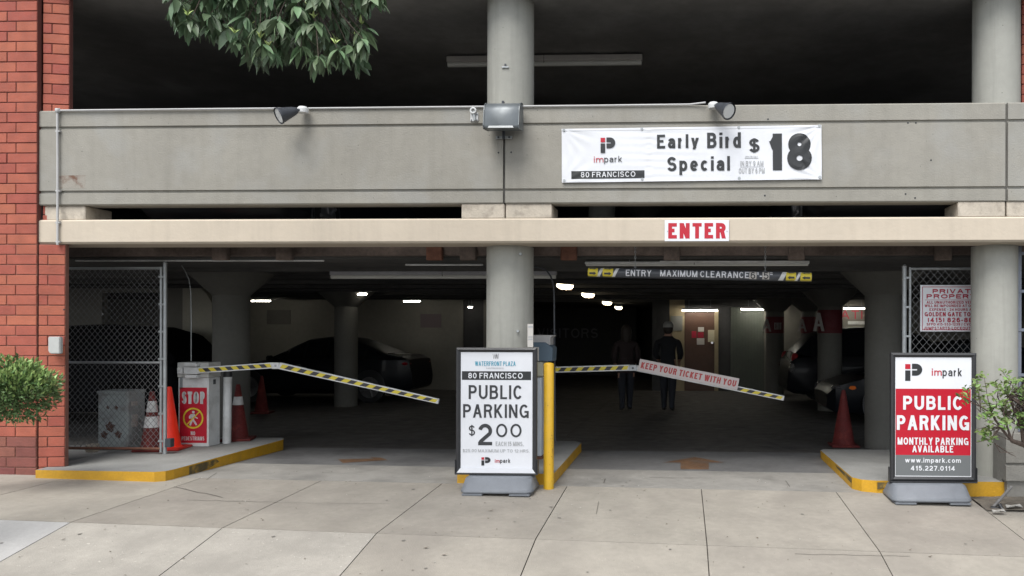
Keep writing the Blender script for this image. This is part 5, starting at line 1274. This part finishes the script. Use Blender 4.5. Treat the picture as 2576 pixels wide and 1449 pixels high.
q = G(1680, 1036); person('person in a white cap and dark jacket walking away inside the right lane', (q.x, q.y, 0), radians(-8), JACKET, True, False, .985, -.10, .8)
q = G(1574, 1036); person('person in dark maroon coat standing left of the person in the white cap', (q.x, q.y+.1, 0), radians(14), MAROON, False, True, .95, .08, .4)

# ================================================================== VEGETATION
def leaf_mesh(name, m, wid=.30, fold=.05, droop=.12, n=4):
    vs = []; fs = []
    for i in range(n+1):
        u = i/n; w_ = wid*.5*sin(pi*min(1, u**.8*.98+.01)) + .002; z = -droop*u*u
        vs += [(-w_, u, z+fold*w_*2), (0, u, z), (w_, u, z+fold*w_*2)]
    for i in range(n):
        a = i*3; fs += [(a, a+1, a+4, a+3), (a+1, a+2, a+5, a+4)]
    me = bpy.data.meshes.new(name); me.from_pydata(vs, [], fs); me.materials.append(m)
    me.polygons.foreach_set('use_smooth', [True]*len(me.polygons)); return me, vs, fs
def leaf_mat(p, d, up, s):
    d = d.normalized(); x = d.cross(up); x = x.normalized() if x.length > 1e-4 else d.orthogonal().normalized(); z = x.cross(d)
    return Matrix((( x.x, d.x, z.x, p.x), (x.y, d.y, z.y, p.y), (x.z, d.z, z.z, p.z), (0, 0, 0, 1))) @ Matrix.Scale(s, 4)
rnd = random.Random(11)
def rv(): return Vector((rnd.gauss(0, 1), rnd.gauss(0, 1), rnd.gauss(0, 1)))
# --- tree whose branch hangs into the picture
troot = Vector((-5.6, -2.5, gz(-5.6, -2.5)-.02))
tr = thing('tree', 'broadleaf tree with a leafy branch hanging in from the top', 'tree', tuple(troot))
trunk = MB(); crown_c = P(700, -260, -2.75)
trunk.tube([troot, troot+Vector((.05, 0, 1.2)), troot+Vector((.0, .02, 2.4)), troot+Vector((.25, -.05, 3.5)), troot+Vector((.6, -.1, 4.6))], [.15, .125, .115, .09, .06], 14)
tk = trunk.build('trunk', BARK, tr, smooth=True)
lim = MB(); L0_ = troot+Vector((.0, .02, 2.5))
main = [L0_, L0_+Vector((.2, -.05, 1.2)), L0_+Vector((1.0, -.2, 2.3)), crown_c+Vector((-.6, 0, .75)), crown_c+Vector((-.1, .05, .45)), crown_c+Vector((.5, .05, .25))]
lim.tube(main, [.075, .06, .05, .035, .025, .015], 9)
outline = [(430, -40), (436, 18), (470, 95), (500, 108), (540, 100), (600, 128), (650, 180), (690, 160), (745, 158), (790, 178), (824, 190), (862, 165), (905, 182), (915, 120), (905, 60), (955, 12), (965, -40)]
def ymax(x):
    for (a, ya), (b, yb_) in zip(outline[:-1], outline[1:]):
        if a <= x <= b: return ya+(yb_-ya)*(x-a)/max(1, b-a)
    return -50
lm_t, lv, lf = leaf_mesh('leaf', LEAFT, .36, .16, .20); lm_y, _, _ = leaf_mesh('young_leaf', LEAFY, .30, .3, .1)
shoots = []
tries = 0
while len(shoots) < 210 and tries < 9000:
    tries += 1; x = rnd.uniform(428, 960); ym = ymax(x)-30; y = rnd.uniform(-70, max(-60, ym))
    if y > ym: continue
    Yd = rnd.uniform(-3.15, -2.35); p = P(x, y, Yd)
    if all((p-s_[0]).length > .052 for s_ in shoots): shoots.append((p, y > ym-28))
crown = MB(); leaves = []
for p, edge in shoots:
    base = P(690+(rnd.random()-.5)*240, -190, -2.75)
    mid = (p+base)/2+Vector((rnd.uniform(-.05, .05), rnd.uniform(-.05, .05), .06))
    lim.tube([base, mid, p], [.006, .004, .002], 5)
    k = rnd.randint(6, 9); ph = rnd.uniform(0, 6.28)
    for i in range(k):
        a = ph+i*2.4; d = Vector((cos(a), sin(a)*.9, -rnd.uniform(.45, 1.7)))+rv()*.18
        leaves.append((p+rv()*.008, d, Vector((0, 0, 1))+rv()*.3, rnd.uniform(.09, .15), False))
    if rnd.random() < .42:
        for i in range(5): a = i*1.26+ph; leaves.append((p+Vector((0, -.03, .02)), Vector((cos(a)*.5, sin(a)*.5, .5+rnd.random()*.5)), Vector((0, -.5, 1)), rnd.uniform(.035, .065), True))
cr_o = lim.build('crown', BARK, tr, smooth=True, local=False)
leaves.sort(key=lambda q: (q[0]-CAM).length)
big = [q for q in leaves if not q[4]]; yng = [q for q in leaves if q[4]]
oT = LOC[tr.name]
def put_leaf(me, q, parent, name='leaf'):
    o = bpy.data.objects.new(name, me); COL.objects.link(o); o.parent = parent; o.matrix_local = Matrix.Translation(-LOC[parent.name]) @ leaf_mat(*q[:4]); return o
for q in big[:215]+yng[:85]: put_leaf(lm_y if q[4] else lm_t, q, cr_o)
def mass(qs, lv, lf, m, name, parent):
    mb = MB()
    for q in qs:
        M = leaf_mat(*q[:4]); mb.add([M @ Vector(v) for v in lv], lf)
    o = mb.build(name, m, parent, smooth=True); o['kind'] = 'stuff'; return o
mass(big[215:], lv, lf, LEAFTS, 'foliage', cr_o)
if yng[85:]: mass(yng[85:], lv, lf, LEAFY, 'young_foliage', cr_o)
# crown above the picture
ab = []
for k in range(2600):
    c = crown_c+Vector((rnd.gauss(-.6, .9), rnd.gauss(-.1, .45), abs(rnd.gauss(.15, .55))+.02)); a = rnd.uniform(0, 6.28)
    ab.append((c, Vector((cos(a), sin(a), -.8))+rv()*.2, Vector((0, 0, 1))+rv()*.3, rnd.uniform(.08, .13)))
mass(ab, lv, lf, LEAFTS, 'foliage', cr_o)
# --- clipped bush at the left edge
bc = P(28, 985, -.85); br = G(-70, 1250); br = Vector((bc.x-.42, -.85, gz(bc.x-.42, -.85)))
bu = thing('bush', 'dense bright green clipped bush in front of the brick pillar', 'bush', tuple(br))
tm_ = MB(); tm_.tube([br+Vector((0, 0, -.02)), br+Vector((.03, 0, .3)), br+Vector((.16, 0, .48)), bc+Vector((-.05, 0, -.12))], [.035, .03, .025, .016], 8)
for k in range(26):
    d = rv().normalized(); d.z *= .7; tm_.tube([bc+Vector((-.05, 0, -.12)), bc+d*.16+Vector((0, 0, -.04)), bc+d*.29], [.008, .005, .002], 5)
tm_.build('trunk', BARK, bu, smooth=True)
_, lv2, lf2 = leaf_mesh('small_leaf', LEAFB, .46, .3, .1, 2)
qs = []
while len(qs) < 6500:
    d = rv().normalized(); rad = (rnd.random()**.42)
    lump = 1+.13*sin(5*d.x+3*d.z+1)+.10*sin(9*d.z-4*d.y)+.07*sin(13*d.x+2)
    p = bc+Vector((d.x*.385, d.y*.36, d.z*.30))*rad*lump
    if d.z < -.2 and rnd.random() < .45: continue
    qs.append((p, d+rv()*.6+Vector((0, 0, .3)), rv(), rnd.uniform(.03, .056)))
new = [q for q in qs if (q[0]-bc).z > .02+rnd.uniform(-.1, .16) and (q[0]-bc).length > .24 and rnd.random() < .7]
ns = set(id(q) for q in new)
mass([q for q in qs if id(q) not in ns], lv2, lf2, LEAFB, 'crown', bu)
mass([(q[0], q[1]+Vector((0, 0, .8)), q[2], q[3]*1.1) for q in new], lv2, lf2, mat('bush_young_leaf', (.26, .37, .12), .5, rnd=.35, island=True), 'young_shoots', bu)
# --- planter and open shrub at the right edge
pY = -.10; pxl = P(2531, 1150, pY).x
pl = thing('planter', 'low concrete planter wall right of the right yellow kerb', 'planter', (pxl, pY, 0))
zz = lambda v: P(2550, v, pY).z
MB().extr_x([(pY, zz(1210)), (pY, zz(1173)), (pY+.025, zz(1171)), (pY+.025, zz(1167)), (pY, zz(1164)), (pY, zz(1092)), (pY+.12, zz(1092)), (pY+.12, zz(1210))], pxl, pxl+2.4).build('front_wall', PLANT, pl)
MB().extr_x([(pY+.03, gz(3.5, 0)-.1), (pY+.03, zz(1211.5)), (pY+.25, zz(1211.5)), (pY+.25, gz(3.5, 0)-.1)], pxl+.02, pxl+2.4).build('footing', PLANT, pl)
MB().box((pxl, pY+.121, gz(3.5, 0)-.1), (pxl+.1, pY+.32, zz(1092))).build('side_wall', PLANT, pl)
MB().box((pxl+.101, pY+.121, gz(3.5, 0)), (pxl+2.4, .5, zz(1105))).build('soil_fill', SOIL, pl)
# planting bed soil
sb_ = MB(); nx, ny = 26, 12; X0s, X1s = XJ[-3]+.0, XJ[-3]+1.9; Y0s, Y1s = -.56, pY+.03; vs = []
soil_h = lambda x, y: gz(x, y)+.006+.012*(sin(7*x+3*y)*sin(9*y+2*x)+.6)+.055*math.exp(-((x-X0s-.62)/.25)**2-((y+.38)/.09)**2)
for j in range(ny+1):
    for i in range(nx+1):
        x = X0s+(X1s-X0s)*i/nx; y = Y0s+(Y1s-Y0s)*j/ny; vs.append((x, y, soil_h(x, y)+rnd.uniform(-.004, .004)))
fs = [(j*(nx+1)+i, j*(nx+1)+i+1, (j+1)*(nx+1)+i+1, (j+1)*(nx+1)+i) for j in range(ny) for i in range(nx)]
sb_.add(vs, fs); so_ = sb_.build('soil_bed', mat('bed_soil', (.12, .105, .085), 1, var=.3, scale=10, bump=.8, bscale=40), None, smooth=True); so_['kind'] = 'structure'
g0 = G(2497, 1280)
rod = thing('metal_rod', 'grey metal rod with black fitting leaning over the planting bed', 'rod', tuple(g0))
a, b = P(2498, 1276, g0.y), P(2545, 1224, g0.y+.08)
MB().cyl(a, b, .014, n=10).build('tube', mat('weathered_rod', (.16, .155, .15), .7, var=.15, scale=20), rod, smooth=True)
q = P(2505, 1276, g0.y-.02); MB().cyl(P(2492, 1277, g0.y-.01), P(2518, 1281, g0.y-.03), .018, n=10).build('black_fitting', BLK, rod, smooth=True)
MB().cyl(P(2514, 1268, g0.y-.03), P(2527, 1291, g0.y-.08), .017, n=10).build('black_fitting', BLK, rod, smooth=True)
for (u, v, w_, h_, lab) in ((2512, 1289, .12, .03, 'crumpled white scrap lying under the metal rod in the bed'), (2550, 1280, .15, .03, 'white flat scrap lying on the soil right of the metal rod')):
    q = G(u, v, .02); t = thing('white_scrap', lab, 'scrap', tuple(q)); mb = MB(); z = soil_h(q.x, q.y)+.016
    mb.add([(q.x-w_/2, q.y-h_, z), (q.x, q.y-h_*1.2, z+.014), (q.x+w_/2, q.y-h_*.6, z+.003), (q.x+w_*.45, q.y+h_, z+.02), (q.x-.01, q.y+h_*1.1, z+.006), (q.x-w_*.45, q.y+h_*.7, z+.014)], [(0, 1, 4, 5), (1, 2, 3, 4)])
    mb.v += [v_-Vector((0, 0, .006)) for v_ in mb.v[:6]]; mb.f += [(5+6, 4+6, 1+6, 0+6), (4+6, 3+6, 2+6, 1+6)]; mb.mi += [0, 0]
    mb.build('sheet', mat('dirty_white_scrap', (.38, .37, .34), .8, var=.2, scale=20), t)
# open shrub
sY = -1.0
C6 = lambda c, d: (2296+c*.3038, 880.5+d*.3038)
def SP(c, d, dy=0): u, v = C6(c, d); return P(u, v, sY+dy)
sroot = SP(1120, 1000, .75)
shr = thing('shrub', 'open leafy shrub with bare twisting branches at the right edge', 'shrub', (sroot.x, sroot.y, zz(1105)))
stem = MB()
N0 = SP(1010, 850, .25); N1 = SP(920, 785, .05); N2 = SP(820, 752); N3 = SP(725, 640, -.02); N4 = SP(650, 520, .0); N5 = SP(560, 470, .03)
stem.tube([Vector((sroot.x, sroot.y, zz(1106))), N0, N1, N2], [.032, .028, .023, .018], 8); stem.tube([N2, N3, N4, N5], [.014, .010, .007, .004], 6)
stem.tube([N1, SP(900, 640), SP(840, 500), SP(790, 380)], [.018, .013, .009, .005], 6)
stem.tube([N2, SP(770, 600, .05), SP(740, 470, .05), SP(700, 380, .04)], [.012, .008, .006, .004], 6)
tips = [(440, 325, N5), (418, 392, N5), (530, 245, N5), (455, 430, N5), (550, 350, N5), (520, 300, N5), (590, 215, N4), (690, 290, SP(700, 380, .04)), (650, 360, N4), (745, 190, SP(790, 380)), (780, 250, SP(790, 380)), (725, 340, SP(700, 380, .04)),
    (600, 580, N3), (585, 545, N3), (655, 525, N3), (640, 500, N4), (570, 660, N3), (620, 680, N3), (650, 740, N3), (600, 700, N3), (640, 770, N3), (560, 740, N3), (680, 450, N4), (600, 430, N5)]
bare = [(515, 768, N3), (855, 882, SP(700, 790)), (830, 850, SP(680, 770)), (520, 660, N3), (530, 480, N5), (700, 700, N2), (640, 640, N3), (850, 640, N2)]
lm_r, lvr, lfr = leaf_mesh('shrub_leaf', LEAFR, .46, .3, .08, 3)
rl = []
def clust(p, n, s0=.036, s1=.062):
    for i in range(n):
        a = rnd.uniform(0, 6.28); d = Vector((cos(a), sin(a)*.7, rnd.uniform(-.1, 1.1)))+rv()*.2
        rl.append((p+rv()*.018, d, Vector((0, -.6, 1))+rv()*.4, rnd.uniform(s0, s1)))
for c, d, n0 in tips:
    p = SP(c, d, rnd.uniform(-.08, .08)); m_ = (p+n0)/2+rv()*.018; stem.tube([n0, m_, p], [.0045, .0035, .0018], 5); clust(p, rnd.randint(5, 8)); clust((p+m_)/2, 3)
for c, d, n0 in bare:
    p = SP(c, d, rnd.uniform(-.05, .05)); stem.tube([n0, (p+n0)/2+rv()*.02, p], [.005, .004, .002], 5)
random_c = []
for k in range(80):
    c = rnd.uniform(735, 1250); d = rnd.uniform(225, 640)+max(0, (800-c))*.6; p = SP(c, d, rnd.uniform(-.18, .18)); n0 = rnd.choice((SP(840, 500), SP(900, 640), SP(790, 380)))
    stem.tube([n0, (p+n0)/2+rv()*.03, p], [.006, .004, .002], 5); clust(p, 9)
for k in range(30):
    c = rnd.uniform(1000, 1600); d = rnd.uniform(200, 760); p = SP(c, d, rnd.uniform(-.3, .3)); clust(p, 12)
so2 = stem.build('branches', BARK, shr, smooth=True)
rl.sort(key=lambda q: q[0].x)
for q in rl[:290]: put_leaf(lm_r, q, shr)
mass(rl[290:], lvr, lfr, LEAFRS, 'foliage', shr)
print('leaves', len(leaves), len(rl), 'objects', len(bpy.data.objects))
